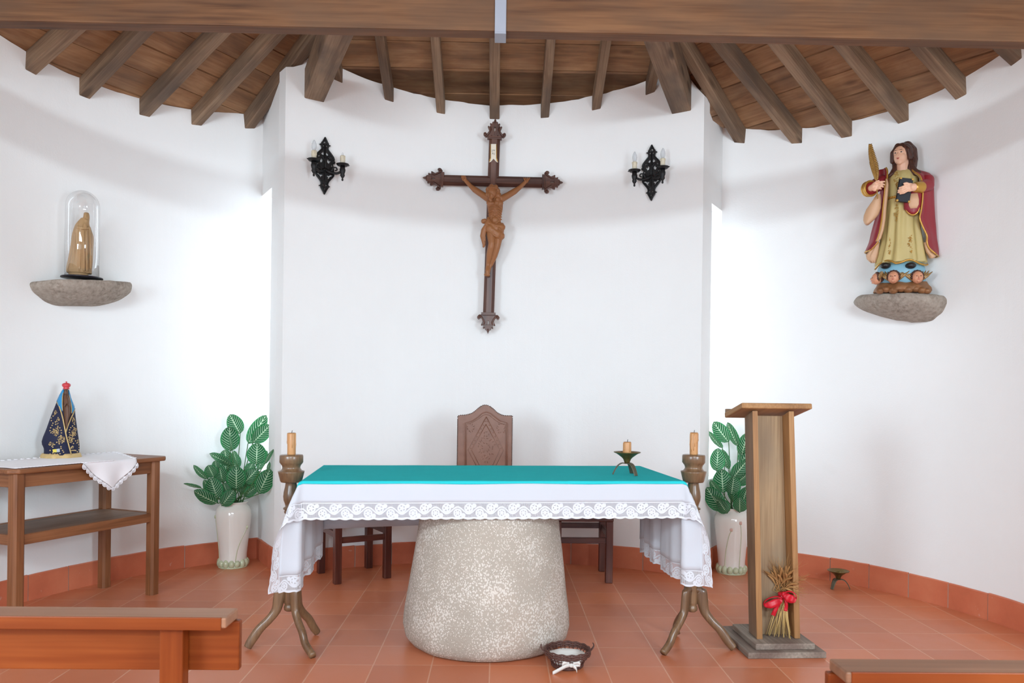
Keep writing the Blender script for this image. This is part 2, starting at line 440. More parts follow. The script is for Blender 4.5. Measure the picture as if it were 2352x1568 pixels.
def mk_cloth(name, c, var=.04, weave=420, trans=.0, sheen=.1):
    t = NT(name); o = t.coord('Object')
    d = tuple(x*(1-var) for x in c[:3])+(1,); e = tuple(min(1, x*(1+var)) for x in c[:3])+(1,)
    t.base(t.mix(t.noise(o, 7, 4), d, e), .95, 0, .05)
    t.b.inputs['Sheen Weight'].default_value = sheen
    if trans:
        tl = t.n('ShaderNodeBsdfTranslucent'); tl.inputs[0].default_value = c; mx = t.n('ShaderNodeMixShader'); mx.inputs[0].default_value = trans
        t.l(t.b.outputs[0], mx.inputs[1]); t.l(tl.outputs[0], mx.inputs[2]); t.l(mx.outputs[0], t.out.inputs[0])
    t.bump(t.noise(o, weave, 2), .15, .001); return t.m
def mk_leaf():
    t = NT('prayer_plant_leaf'); s = t.sep(t.coord('UV'))       # u across 0..1, v along 0 (base)..1 (tip)
    x = t.math('ABSOLUTE', t.math('MULTIPLY', t.math('SUBTRACT', s[0], .5), 2))
    ph = t.math('SUBTRACT', t.math('MULTIPLY', s[1], 9.5), t.math('MULTIPLY', t.math('POWER', x, 1.3), 2.6))
    fr = t.math('ABSOLUTE', t.math('SUBTRACT', t.math('FRACT', ph), .5))
    rib = t.math('LESS_THAN', fr, t.math('SUBTRACT', .13, t.math('MULTIPLY', x, .06)))
    rib = t.math('MULTIPLY', rib, t.math('LESS_THAN', x, .86))
    mid = t.math('LESS_THAN', x, .06)
    vein = t.math('MAXIMUM', rib, mid)
    edge = t.ramp(x, [(.70, (0, 0, 0, 1)), (.95, (1, 1, 1, 1))])
    c = t.mix(t.noise(t.coord('Object'), 20, 2), srgb(22, 92, 52), srgb(34, 112, 66))
    c = t.mix(t.math('MULTIPLY', edge, .55), c, srgb(70, 164, 100))
    c = t.mix(t.math('MULTIPLY', vein, .9), c, srgb(196, 226, 190))
    t.base(c, .42, 0, .4)
    tl = t.n('ShaderNodeBsdfTranslucent'); t.l(c, tl.inputs[0]); mx = t.n('ShaderNodeMixShader'); mx.inputs[0].default_value = .55
    t.l(t.b.outputs[0], mx.inputs[1]); t.l(tl.outputs[0], mx.inputs[2]); t.l(mx.outputs[0], t.out.inputs[0])
    t.bump(vein, .25, .002); return t.m
def mk_glass(name, rough=.02, tint=(1, 1, 1, 1), thin=.85):
    """thin clear glass: mostly lets light straight through, with a reflecting skin"""
    t = NT(name); g = t.n('ShaderNodeBsdfGlossy'); g.inputs['Roughness'].default_value = rough
    tr = t.n('ShaderNodeBsdfTransparent'); tr.inputs[0].default_value = tint
    lw = t.n('ShaderNodeLayerWeight'); lw.inputs[0].default_value = .22
    fac = t.math('MULTIPLY', t.math('ADD', lw.outputs['Facing'], .06), thin)
    mx = t.n('ShaderNodeMixShader'); t.l(fac, mx.inputs[0]); t.l(tr.outputs[0], mx.inputs[1]); t.l(g.outputs[0], mx.inputs[2])
    t.l(mx.outputs[0], t.out.inputs[0]); return t.m
def mk_frost(name):
    t = NT(name); t.base(srgb(226, 230, 232), .12, 0, .6)
    tr = t.n('ShaderNodeBsdfTransparent'); tr.inputs[0].default_value = (.9, .91, .92, 1); mx = t.n('ShaderNodeMixShader'); mx.inputs[0].default_value = .45
    t.l(tr.outputs[0], mx.inputs[1]); t.l(t.b.outputs[0], mx.inputs[2]); t.l(mx.outputs[0], t.out.inputs[0]); return t.m
def mk_hair():
    t = NT('brown_hair'); o = t.coord('Object'); n = t.noise(t.scale(o, (120, 120, 9)), 1, 3, .6, 1.2)
    t.base(t.ramp(n, [(.3, srgb(52, 30, 25)), (.7, srgb(96, 58, 44))]), .45, 0, .4); t.bump(n, .5, .006); return t.m
def mk_leather():
    t = NT('tooled_leather'); o = t.coord('Object')
    c = t.mix(t.noise(o, 14, 4), srgb(114, 72, 54), srgb(146, 102, 82))
    v = t.n('ShaderNodeTexVoronoi'); t.l(o, v.inputs['Vector']); v.inputs['Scale'].default_value = 300
    t.base(c, .34, 0, .5); t.bump(v.outputs['Distance'], .12, .002); return t.m

M = {
 'plaster': mk_plaster(), 'floor': mk_floor(), 'skirting': mk_skirting(), 'grout': plain('grout', srgb(178, 156, 142), .9),
 'boards': mk_boards(),
 'rafter': wood('rafter_timber', srgb(94, 72, 56), srgb(127, 102, 81), srgb(152, 126, 102), .75, 8, True, 1, .25, srgb(92, 78, 68), .25),
 'beam': wood('beam_timber', srgb(70, 44, 27), srgb(100, 67, 42), srgb(120, 84, 55), .65, 9, True, .9, .15, srgb(88, 66, 50), .3),
 'steel': plain('grey_painted_steel', srgb(150, 156, 168), .35, .3, .05),
 'oak': wood('oak_lectern', srgb(96, 72, 52), srgb(128, 98, 72), srgb(150, 120, 90), .6, 6, True, 1, .15, srgb(122, 104, 88)),
 'oak_edge': wood('oak_edge', srgb(126, 88, 52), srgb(152, 108, 66), srgb(170, 126, 80), .55, 8, False),
 'oak_back': wood('weathered_oak_board', srgb(112, 86, 62), srgb(146, 118, 88), srgb(170, 142, 108), .7, 5, True, 1, .2, srgb(136, 116, 94)),
 'grey_wood': wood('worn_grey_wood', srgb(104, 92, 82), srgb(140, 128, 116), srgb(168, 154, 140), .8, 5, False, 1, .2, srgb(96, 72, 64)),
 'table': wood('side_table_wood', srgb(98, 58, 34), srgb(128, 80, 48), srgb(146, 96, 62), .45, 8, False),
 'table_shelf': wood('side_table_shelf', srgb(94, 72, 58), srgb(124, 98, 80), srgb(146, 118, 98), .5, 6, False),
 'pew': wood('pew_wood', srgb(92, 36, 8), srgb(114, 50, 14), srgb(130, 64, 24), .42, 4, False, .6, .08, None, .22),
 'pew_ledge': wood('pew_ledge_wood', srgb(114, 78, 56), srgb(134, 93, 68), srgb(150, 108, 82), .5, 5, False, .6, .08),
 'stick': wood('candlestick_wood', srgb(84, 60, 42), srgb(112, 84, 60), srgb(132, 102, 74), .28, 8, False, 1, .08, None, .6),
 'stool': wood('dark_stool_wood', srgb(58, 28, 24), srgb(84, 42, 34), srgb(110, 62, 48), .35, 8, False, 1, .08, None, .5),
 'cross': wood('dark_cross_wood', srgb(50, 26, 20), srgb(76, 44, 34), srgb(100, 64, 50), .38, 7, False, 1, .1, None, .5),
 'carved': wood('carved_corpus_wood', srgb(112, 68, 38), srgb(148, 95, 56), srgb(170, 116, 72), .48, 10, False, 1, .08, None, .45),
 'pale_carved': wood('pale_carved_wood', srgb(132, 100, 64), srgb(172, 138, 96), srgb(192, 160, 118), .6, 12, False, 1, .15),
 'granite': mk_speckled(), 'stone': mk_stone(),
 'white_cloth': mk_cloth('white_altar_linen', srgb(214, 217, 224), .01, 420, .18),
 'runner_cloth': mk_cloth('white_runner_linen', srgb(242, 240, 243), .02),
 'green': mk_cloth('teal_green_cloth', srgb(46, 192, 198), .05, 420, 0, 0),
 'lace': mk_lace('white_altar_lace'),
 'crochet': plain('white_crochet', srgb(244, 242, 246), .9, 0, .03),
 'leaf': mk_leaf(), 'stem': plain('green_stem', srgb(66, 108, 58), .5), 
 'ceramic': plain('cream_glazed_ceramic', srgb(226, 220, 212), .12, 0, .03, 6, 0, .6), 'celadon': plain('pale_green_glaze', srgb(188, 192, 160), .18, 0, .15, 30, 0, .6),
 'pink_glaze': plain('pink_glaze', srgb(206, 170, 156), .2),
 'iron': plain('black_wrought_iron', srgb(24, 24, 26), .42, .3, .2, 20, .2), 'sleeve': plain('ivory_candle_sleeve', srgb(222, 212, 188), .55, 0, .06, 30),
 'bulb': mk_frost('frosted_bulb_glass'), 'glass': mk_glass('clear_glass', .03),
 'wax': plain('honey_wax', srgb(194, 142, 92), .38, 0, .1, 14), 'wick': plain('burnt_wick', srgb(40, 32, 28), .9),
 'brass': plain('aged_brass', srgb(120, 98, 56), .38, .75, .3, 24, .2), 'verdigris': plain('dull_bronze', srgb(98, 92, 76), .5, .6, .3, 30, .3),
 'leather': mk_leather(), 'stud': plain('dark_brass_stud', srgb(74, 52, 42), .35, .6),
 'gold': plain('gilding', srgb(196, 150, 70), .34, .55, .15, 20), 'ivory': plain('ivory_plaque', srgb(230, 222, 204), .5, 0, .04), 'ink': plain('black_ink', srgb(30, 28, 26), .7),
 'robe': plain('olive_gold_robe', srgb(192, 173, 114), .48, 0, .08, 8), 'cloak': plain('crimson_cloak', srgb(142, 34, 46), .42, 0, .12, 9), 'lining': plain('tan_cloak_lining', srgb(206, 164, 128), .5, 0, .08, 9),
 'skin': plain('painted_skin', srgb(232, 184, 154), .4, 0, .04, 10), 'cherub_skin': plain('painted_cherub_skin', srgb(208, 146, 114), .45, 0, .06, 14), 'hair': mk_hair(), 'lips': plain('painted_lips', srgb(190, 96, 84), .4),
 'eye': plain('painted_eye', srgb(60, 38, 30), .3), 'eye_white': plain('eye_white', srgb(222, 206, 192), .3), 'navy_book': plain('dark_navy_book', srgb(24, 27, 36), .6), 'globe': plain('pale_blue_cloud_globe', srgb(128, 176, 196), .45, 0, .12, 10),
 'shoe': plain('black_shoe', srgb(26, 25, 26), .4), 'earth': plain('gilded_brown_cloud', srgb(136, 92, 56), .5, .15, .55, 26), 'wing': plain('gilded_wing', srgb(150, 116, 70), .4, .25, .3, 30),
 'navy': plain('navy_velvet', srgb(20, 24, 56), .75, 0, .2, 12), 'sky_blue': plain('light_blue_satin', srgb(36, 140, 196), .45, 0, .12, 14), 'dark_skin': plain('dark_brown_figure', srgb(96, 64, 46), .5, 0, .3, 40),
 'gold_trim': plain('pale_gold_trim', srgb(206, 176, 122), .5, .2, .15, 60, .3), 'crown': plain('red_crown', srgb(206, 58, 66), .4), 'yellow': plain('yellow_patch', srgb(226, 206, 80), .5), 'grey': plain('grey_patch', srgb(182, 184, 190), .5),
 'black_base': plain('black_lacquer', srgb(26, 24, 36), .3), 'palm': plain('gilded_palm', srgb(164, 126, 62), .4, .3, .25, 40),
 'straw': plain('wheat_straw', srgb(216, 184, 120), .55, 0, .15, 30), 'ear': plain('ripe_wheat_ear', srgb(172, 126, 76), .7, 0, .25, 40), 'ribbon': plain('red_satin_ribbon', srgb(196, 20, 40), .42, 0, .12, 12),
 'wicker': plain('dark_wicker', srgb(86, 54, 46), .55, 0, .3, 40, .3), 'liner': mk_cloth('white_basket_liner', srgb(218, 214, 208), .12), 'frame_paint': plain('white_window_frame', srgb(232, 232, 230), .5),
}
# ------------------------------------------------------------------ the chapel
CC, LC, RC = (0.0, 3.982, 2.781), (-0.5387, 4.4608, 2.811), (0.919, 4.505, 2.406)      # centre x, y and radius of the three curved walls
PC = (0.0, -0.474, 7.153)
PLs = (0.474*cos(radians(-29)), 0.474*sin(radians(-29)), 6.275)
PRs = (0.474*cos(radians(-144)), 0.474*sin(radians(-144)), 6.369)
NL, NR = (0.474, 0.0, 5.46), (-0.474, 0.0, 5.46)
def zpl(p, x, y): return p[0]*x+p[1]*y+p[2]
def zc(x, y): return min(zpl(p, x, y) for p in (PC, PLs, PRs, NL, NR))
def ztop(x, y):                                     # plaster stops short of the boards on the two piers
    k = max(0.0, min(1.0, (abs(x)-1.52)/.10)) if y > 5.9 and abs(x) < 1.86 else 0.0
    return zc(x, y)-.15*k
def arc_pts(arc, a0, a1, n): return [(arc[0]+arc[2]*cos(a0+(a1-a0)*i/n), arc[1]+arc[2]*sin(a0+(a1-a0)*i/n)) for i in range(n+1)]
def ang(arc, x, y): return atan2(y-arc[1], x-arc[0])
CL, CR = (-1.703, 6.180), (1.634, 6.255)             # front edges of the apse wall
IL, IR = (-2.070, 6.815), (1.905, 6.695)             # inner corners behind it
XW = 3.345                                           # straight nave walls
c_path = arc_pts(CC, ang(CC, *CL), ang(CC, *CR), 60)
l_path = arc_pts(LC, ang(LC, *IL), pi, 44)+[(-3.35, y) for y in (3.6, 2.6, 1.2, -0.8, -2.6, -4.5)]
r_path = arc_pts(RC, ang(RC, *IR), 0.0, 44)+[(3.325, y) for y in (3.6, 2.6, 1.2, -0.8, -2.6, -4.5)]

def wall_strip(mb, path, th, out, z0=0.0, z1=None, nz_=14):
    """upright wall following a plan path, thickness th towards its outer side (out = +1 left of the path)"""
    n = len(path); front, back = [], []
    for i, (x, y) in enumerate(path):
        a, b = path[max(i-1, 0)], path[min(i+1, n-1)]
        t = Vector((b[0]-a[0], b[1]-a[1])).normalized(); nn = Vector((-t.y, t.x))*out
        top = z1 if z1 is not None else ztop(x, y)+.012*nz(x*7, y*7)+.006*nz(x*25, y*25)
        bx, by = x+nn.x*th, y+nn.y*th
        tb = z1 if z1 is not None else (ztop(bx, by)+.02 if ztop(x, y) == zc(x, y) else ztop(x, y))
        front.append([(x, y, z0+(top-z0)*j/nz_) for j in range(nz_+1)])
        back.append([(bx, by, z0+(tb-z0)*j/nz_) for j in range(nz_+1)])
    loop = [f+bk[::-1] for f, bk in zip(front, back)]
    mb.loft(loop, True, 0, False)
    return mb
def struct(mb, name, mat, label=None, bevel=0, parent=None):
    o = mb.build(name, mat, parent, bevel)
    if parent is None: o['kind'] = 'structure'
    if label: o['label'] = label
    return o
mb = MB(); mb.box((0, 1.4, -.05), (7.6, 12.6, .1)); struct(mb, 'floor', M['floor'], 'square terracotta floor tiles with pale grout')
struct(wall_strip(MB(), c_path, .13, +1), 'wall_center', M['plaster'], 'white curved apse wall behind the crucifix')
struct(wall_strip(MB(), l_path, .26, -1), 'wall_left', M['plaster'], 'white curved plaster wall on the left')
struct(wall_strip(MB(), r_path, .26, +1), 'wall_right', M['plaster'], 'white curved plaster wall on the right')
# the short walls between apse and side walls, each with a tall slit window against the inner corner
def reveal(name, A, B, s1, zb, zt, wname, label, th):
    """A front edge of the apse, B inner corner; slit from B towards A over length s1"""
    A, B = Vector(A), Vector(B); d = (A-B); L = d.length; d.normalize()
    n = Vector((d.y, -d.x)); 
    if n.y < 0: n = -n                                  # outer side
    mb = MB()
    def slab(s0, s2, z0, z1f):
        p = [B+d*s0, B+d*s2, B+d*s2+n*th, B+d*s0+n*th]
        top = [ztop(q.x, q.y)-.02*(abs(q.x) < 1.86) if z1f is None else z1f for q in p]
        V = [(q.x, q.y, z0) for q in p]+[(q.x, q.y, t) for q, t in zip(p, top)]
        mb.add(V, [(0, 3, 2, 1), (4, 5, 6, 7), (0, 1, 5, 4), (1, 2, 6, 5), (2, 3, 7, 6), (3, 0, 4, 7)])
    slab(-.02, s1, 0, zb); slab(-.02, s1, zt, None); slab(s1, L-.085, 0, None)
    struct(mb, name, M['plaster'], label)
    wf = MB(); a, b = B+d*.01+n*.10, B+d*(s1-.0)+n*.10
    for p, q in (((a.x, a.y, zb), (a.x, a.y, zt)), ((b.x, b.y, zb), (b.x, b.y, zt))): wf.bar(p, q, .03, .03, (1, 0, 0))
    for z in (zb+.015, (zb+zt)/2, zt-.015): wf.bar((a.x, a.y, z), (b.x, b.y, z), .03, .03)
    w = struct(wf, wname, M['frame_paint'], label.replace('short wall', 'tall slit window'))
    g = MB(); g.add([(a.x, a.y, zb), (b.x, b.y, zb), (b.x, b.y, zt), (a.x, a.y, zt)], [(0, 1, 2, 3)])
    g.build('pane', M['glass'], w)
reveal('wall_apse_left', CL, IL, .335, .76, 3.14, 'window_1', 'white short wall left of the apse', .16)
reveal('wall_apse_right', CR, IR, .30, .76, 3.05, 'window_2', 'white short wall right of the apse', .16)

# nave end wall behind the camera: an open door and a high window
mb = MB()
for x0, x1, z0, z1 in ((-3.7, -1.6, 0, 6), (1.6, 3.7, 0, 6), (-1.6, 1.6, 2.75, 3.92), (-1.6, 1.6, 4.38, 6)):
    mb.box(((x0+x1)/2, -4.52, (z0+z1)/2), (x1-x0, .2, z1-z0))
struct(mb, 'wall_back', M['plaster'], 'white end wall with open door and high window')

# boarded roof slopes; each board runs level, laps the next
def slope(name, poly, plane, along, bw, label, off):
    """poly: plan polygon; boards run along the plan direction 'along'"""
    g = Vector((-along[1], along[0])); a = Vector(along)
    us = [Vector(p).dot(a) for p in poly]; vs = [Vector(p).dot(g) for p in poly]
    mb = MB(); v = min(vs)-off
    def clip(P, side, lim, vec):
        out = []
        for i in range(len(P)):
            p, q = P[i], P[(i+1) % len(P)]; dp, dq = (p.dot(vec)-lim)*side, (q.dot(vec)-lim)*side
            if dp >= 0: out.append(p)
            if dp*dq < 0: out.append(p+(q-p)*(dp/(dp-dq)))
        return out
    while v < max(vs):
        P = clip(clip([Vector(p) for p in poly], 1, v+.005, g), -1, v+bw-.005, g)
        if len(P) >= 3:
            o = random.uniform(0, 50); lift = random.uniform(0, .006)
            V = [(p.x, p.y, zpl(plane, p.x, p.y)+lift) for p in P]+[(p.x, p.y, zpl(plane, p.x, p.y)+lift+.03) for p in P]
            G = [(p.dot(a)+o, p.dot(g)+o*.3, 0) for p in P]*2; m = len(P)
            mb.add(V, [tuple(range(m)), tuple(range(2*m-1, m-1, -1))]+[(i, (i+1) % m, m+(i+1) % m, m+i) for i in range(m)], G)
        v += bw
    P = [Vector(p) for p in poly]; m = len(P)             # underlay above the boards
    mb.add([(p.x, p.y, zpl(plane, p.x, p.y)+.04) for p in P]+[(p.x, p.y, zpl(plane, p.x, p.y)+.09) for p in P],
           [tuple(range(m)), tuple(range(2*m-1, m-1, -1))]+[(i, (i+1) % m, m+(i+1) % m, m+i) for i in range(m)])
    struct(mb, name, M['boards'], label)
def meet(p, q, t, axis='y'):                              # plan point on the valley line of two slopes, at given x
    # (p0-q0)x + (p1-q1)y + (p2-q2) = 0
    return (t, -((p[0]-q[0])*t+(p[2]-q[2]))/(p[1]-q[1]))
apex = (0.0, 3.62)
hl, hr = meet(PC, PLs, -2.6), meet(PC, PRs, 2.6)
EV = .30
def eave(arc, a0, a1, n=8): return arc_pts((arc[0], arc[1], arc[2]+EV), radians(a0), radians(a1), n)
hl, hr = meet(PC, PLs, -1.86), meet(PC, PRs, 1.84)
slope('ceiling_center', [apex, hr]+eave(CC, 53, 127)+[hl], PC, (1, 0), .235, 'brown roof boards over the apse', .02)
def back_corner(P, N, x):                                 # where side slope meets nave slope
    return (x, -((P[0]-N[0])*x+(P[2]-N[2]))/P[1])
bl, br = back_corner(PLs, NL, -4.0), back_corner(PRs, NR, 4.0)
slope('ceiling_left', [apex, hl]+eave(LC, 118, 176)+[bl], PLs, (cos(radians(61)), sin(radians(61))), .215, 'brown roof boards over the left wall', .0)
slope('ceiling_right', [apex, br]+eave(RC, 4, 62)+[hr], PRs, (cos(radians(-54)), sin(radians(-54))), .215, 'brown roof boards over the right wall', .0)
slope('ceiling_nave_left', [apex, bl, (-4.0, -4.8), (0, -4.8)], NL, (0, 1), .25, 'brown roof boards over the nave', 0)
slope('ceiling_nave_right', [apex, (0, -4.8), (4.0, -4.8), br], NR, (0, 1), .25, 'brown roof boards over the nave', 0)

# terracotta skirting: one tile after the other
def skirting(name, paths, label, h=.178, step=.31):
    mb = MB()
    for path in paths: skirt_run(mb, path, h, step, Vector((0, 4.5)) if len(path) > 2 else Vector((path[0][0]*2.2, 5.0)))
    return struct(mb, name, [M['skirting'], M['grout']], label)
def skirt_run(mb, path, h, step, mid):
    P = [Vector(p) for p in path]; cum = [0]
    for a, b in zip(P, P[1:]): cum.append(cum[-1]+(b-a).length)
    def at(s):
        s = min(max(s, 0), cum[-1])
        for i in range(len(P)-1):
            if s <= cum[i+1]+1e-9:
                return P[i]+(P[i+1]-P[i])*((s-cum[i])/max(1e-9, cum[i+1]-cum[i]))
        return P[-1]
    s = 0.0; g = .004
    while s < cum[-1]-.02:
        e = min(s+step, cum[-1]); hh = h+random.uniform(-.004, .005); out = .014+random.uniform(-.002, .002); k = 4
        ring = []
        for i in range(k+1):
            ss = s+g+(e-s-2*g)*i/k; p = at(ss); t = (at(ss+.01)-at(ss-.01)).normalized(); n = Vector((-t.y, t.x))
            if n.dot(mid-p) < 0: n = -n
            q = p+n*out; b = p-n*.003
            wv = .003*nz(p.x*30, p.y*30)
            ring.append([(q.x, q.y, 0), (q.x, q.y, hh-.006+wv), (q.x-n.x*.005, q.y-n.y*.005, hh+wv), (b.x, b.y, hh+wv), (b.x, b.y, 0)])
        mb.loft(ring, True, 0, False); s = e
    gl = []                                              # mortar behind the joints
    for i in range(int(cum[-1]/.08)+1):
        p = at(i*.08); t = (at(i*.08+.01)-at(i*.08-.01)).normalized(); n = Vector((-t.y, t.x))
        if n.dot(mid-p) < 0: n = -n
        q = p+n*.010; b = p-n*.003; gl.append([(q.x, q.y, 0), (q.x, q.y, h-.008), (b.x, b.y, h-.008), (b.x, b.y, 0)])
    mb.loft(gl, True, 1, False)
skirting('baseboard_center', [c_path], 'terracotta skirting tiles along the apse wall')
skirting('baseboard_left', [[CL, IL], l_path[:-6]], 'terracotta skirting tiles along the left walls')
skirting('baseboard_right', [[CR, IR], r_path[:-6]], 'terracotta skirting tiles along the right walls')

# ---- roof timbers
def rafter(name, a, b, wd, ht, label, group, up=(0, 0, 1), extend=1.3):
    a, b = Vector(a), Vector(b); b = b+(b-a).normalized()*extend; a = a-(b-a).normalized()*.12
    mb = MB(); mb.bar(a, b, wd, ht, up)
    o = mb.build(name, M['rafter'], None, .006); tag(o, label, 'rafter', group, 'structure'); return o
ORD = ('first', 'second', 'third', 'fourth', 'fifth', 'sixth')
RH = .115
for k, (x, py) in enumerate(((-.95, 219), (-.523, 250), (-.062, 266), (.372, 264), (.805, 243), (1.232, 206))):
    y0 = 3.982+sqrt(2.781**2-x*x)+.02; y1 = 4.6+abs(x)*1.05
    z = lambda y: zpl(PC, x, y)-RH/2-.002
    w_ = .072 if k != 2 else .085
    rafter('roof_rafter', (x, y0, z(y0)), (x, y1, z(y1)), w_, RH, ORD[k]+' brown rafter from the left above the apse wall, running straight ahead', 'rafters over the apse', extend=0)
rafter('roof_rafter', (-1.345, 6.45, zpl(PC, -1.345, 6.45)-RH/2), (-1.345, 5.95, zpl(PC, -1.345, 5.95)-RH/2), .07, RH, 'short dark rafter just right of the left hip beam', 'rafters over the apse', extend=0)
PLo, PRo = (PLs[0], PLs[1], PLs[2]-RH-.002), (PRs[0], PRs[1], PRs[2]-RH-.002)
for k, (p, q) in enumerate((((73, 163), (170, 76)), ((203, 212), (325, 84)), ((335, 261), (503, 88)), ((459, 277), (633, 90)), ((574, 291), (706, 112)))):
    a, b = atplane(*p, *PLo), atplane(*q, *PLo); up = Vector((-PLs[0], -PLs[1], 1))
    s = Vector((0, 0, RH/2)); rafter('roof_rafter', a+s, b+s, .085, RH, ORD[k]+' slanting brown rafter from the left on the left roof slope', 'rafters over the left wall', up, .55 if k < 3 else .25)
for k, (p, q) in enumerate((((1698, 324), (1592, 150)), ((1823, 319), (1655, 112)), ((1938, 305), (1790, 116)), ((2067, 270), (1940, 117)), ((2200, 215), (2120, 125)), ((2332, 142), (2310, 122)))):
    a, b = atplane(*p, *PRo), atplane(*q, *PRo); up = Vector((-PRs[0], -PRs[1], 1))
    s = Vector((0, 0, RH/2)); rafter('roof_rafter', a+s, b+s, .085, RH, ORD[k]+' slanting brown rafter counted from the right hip beam outward', 'rafters over the right wall', up, .55 if k > 1 else .25)
for p, q, yq, lab in (((722, 230), (775, 100), 5.25, 'heavy hip beam left of the apse, ending on the wall above the left wall lamp'),
                      ((1565, 258), (1510, 105), 5.25, 'heavy hip beam right of the apse, ending on the wall above the right wall lamp')):
    a, b = atarc(*p, CC), aty(*q, yq); d = (b-a).normalized()
    o = MB().bar(a-d*.10+Vector((0, 0, .12)), b+d*.9+Vector((0, 0, .12)), .16, .24).build('hip_beam', M['rafter'], None, .008)
    tag(o, lab, 'beam', 'hip beams', 'structure')
# big tie beam with its steel strap
TB = 3.86
tb = MB(); tb.bar((-3.38, TB, 0), (3.38, TB, 0), .088, .285)
tie = tb.build('tie_beam', M['beam'], None, .006)
tie.location = (0, 0, 3.222+.1425); 
tag(tie, 'massive brown timber tie beam crossing the top of the picture', 'beam', None, 'structure')
st = MB(); hx = .044+.004; x = -.012
for yy in (-hx, hx): st.box((x, TB+yy, .0), (.056, .007, .31))
st.box((x, TB, -.1425-.012), (.056, 2*hx+.008, .010))
st.build('steel_strap', M['steel'], tie, .002, label='grey painted steel strap wrapped under the beam')
# ------------------------------------------------------------------ altar
AZ, AW, AD, ATOP = radians(5.2), 2.05, .92, .972
ac = Vector((-.040, 4.675, 0))
altar = thing('stone_altar', 'altar on a single thick block of pecked pale granite, under green and white cloths', 'altar', (-.055, 4.60, 0))
rings = []
for z, r in ((0, .40), (.012, .435), (.05, .468), (.11, .482), (.18, .478), (.3, .461), (.42, .446), (.54, .430), (.66, .412), (.76, .400), (.84, .392), (.885, .388)):
    rings.append([((r*(1+.02*nz(3*cos(t), 3*sin(t), z*3)+.012*cos(2*t+.6)))*cos(t)+.018*(z-.1), (r*.95*(1+.02*nz(3*cos(t)+9, 3*sin(t), z*3)))*sin(t), z) for t in [2*pi*i/72 for i in range(72)]])
mb = MB(); mb.loft(rings); mb.build('granite_block', M['granite'], altar)
sl = MB(); R5 = Matrix.Rotation(AZ, 3, 'Z')
sl.box((ac.x+.055, ac.y-4.60, ATOP-.047), (AW-.012, AD-.012, .078), R5); sl.build('slab', M['stone'], altar, .012)

def drape(X, Y, off, fold=1.0):
    """cloth lying on the altar slab and hanging down over its edges; X, Y flat cloth coordinates from the slab centre"""
    hx, hy = AW/2, AD/2
    dx = max(0, abs(X)-hx); dy = max(0, abs(Y)-hy); sx = 1 if X > 0 else -1; sy = 1 if Y > 0 else -1
    x, y = max(-hx, min(hx, X)), max(-hy, min(hy, Y)); z = ATOP+off
    rx = lambda d: (.008+off)*(1-math.exp(-d/.008))
    if dx == 0 and dy == 0:
        z += .0015*nz(X*4, Y*4)
    elif dy == 0:
        k = min(1, dx/.5)
        wv = (.028*sin(Y*17+1.1*sx+2*nz(Y*3, sx))+.016*sin(Y*31+sx))*k*fold
        x += sx*(rx(dx)+.012*k+max(-.004-.01*k, wv)); z -= max(0, dx-.006); y += .012*sin(Y*17+2)*k*fold
    elif dx == 0:
        k = min(1, dy/.2); y += sy*(rx(dy)+.010*k+.004*k*sin(X*9+1)*fold); z -= max(0, dy-.006)
    else:
        rho = sqrt(dx*dx+dy*dy); ph = atan2(dy, dx)
        b = (.34+.16*math.exp(-rho*3))*sin(2*ph)**.8*min(1.0, fold+.4)
        wv = .012*sin(rho*26+ph*3)*min(1, rho/.3)
        out = rho*sin(b)+rx(rho)+.01; psi = radians(28)+.5*(ph-.5)+wv*6
        x += sx*(out*cos(psi)); y += sy*(out*sin(psi)); z -= rho*cos(b)*(1-.04*sin(2*ph))
    p = R5 @ Vector((x, y, 0)); return Vector((ac.x+p.x, ac.y+p.y, z))
def lin(a, b, n): return [a+(b-a)*i/n for i in range(n+1)]
def axis_pts(h, drop, n_in, n_out):
    o = [h+d for d in (.003, .006, .01, .015, .022)]+lin(h+.03, h+drop, n_out)
    return [-v for v in reversed(o)]+lin(-h, h, n_in)+o
FH, SH, BH, LB = .200, .575, .415, .087                       # overhang front, sides, back; depth of the lace edging
cloth = thing('altar_cloth', 'long white altar cloth with lace edging, hanging over the altar front and ends', 'altar cloth', (ac.x, ac.y, ATOP))
def front_back(Y, X):                                    # the cloth lies a little askew: its back overhang grows towards the left
    return Y
def lin_cloth():
    xs = axis_pts(AW/2, SH-LB, 90, 16); o = [.003, .006, .01, .015, .022]
    ys = [-(AD/2+v) for v in reversed(o+lin(.03, FH-LB, 5))]+lin(-AD/2, AD/2, 44)+[AD/2+v for v in o+lin(.03, BH, 10)]
    V, Fs = [], []; nx = len(xs)
    for Y in ys:
        for X in xs:
            YY = Y
            if Y > AD/2: YY = AD/2+(Y-AD/2)*(1.0-.16*(X/AW+.5))
            V.append(drape(X, YY, .002))
    for j in range(len(ys)-1):
        for i in range(nx-1): Fs.append((j*nx+i, j*nx+i+1, (j+1)*nx+i+1, (j+1)*nx+i))
    m = MB(); m.add(V, Fs, smooth=True); return m
lin_cloth().wbuild('linen', M['white_cloth'], cloth, solid=.0022)
lm = MB()
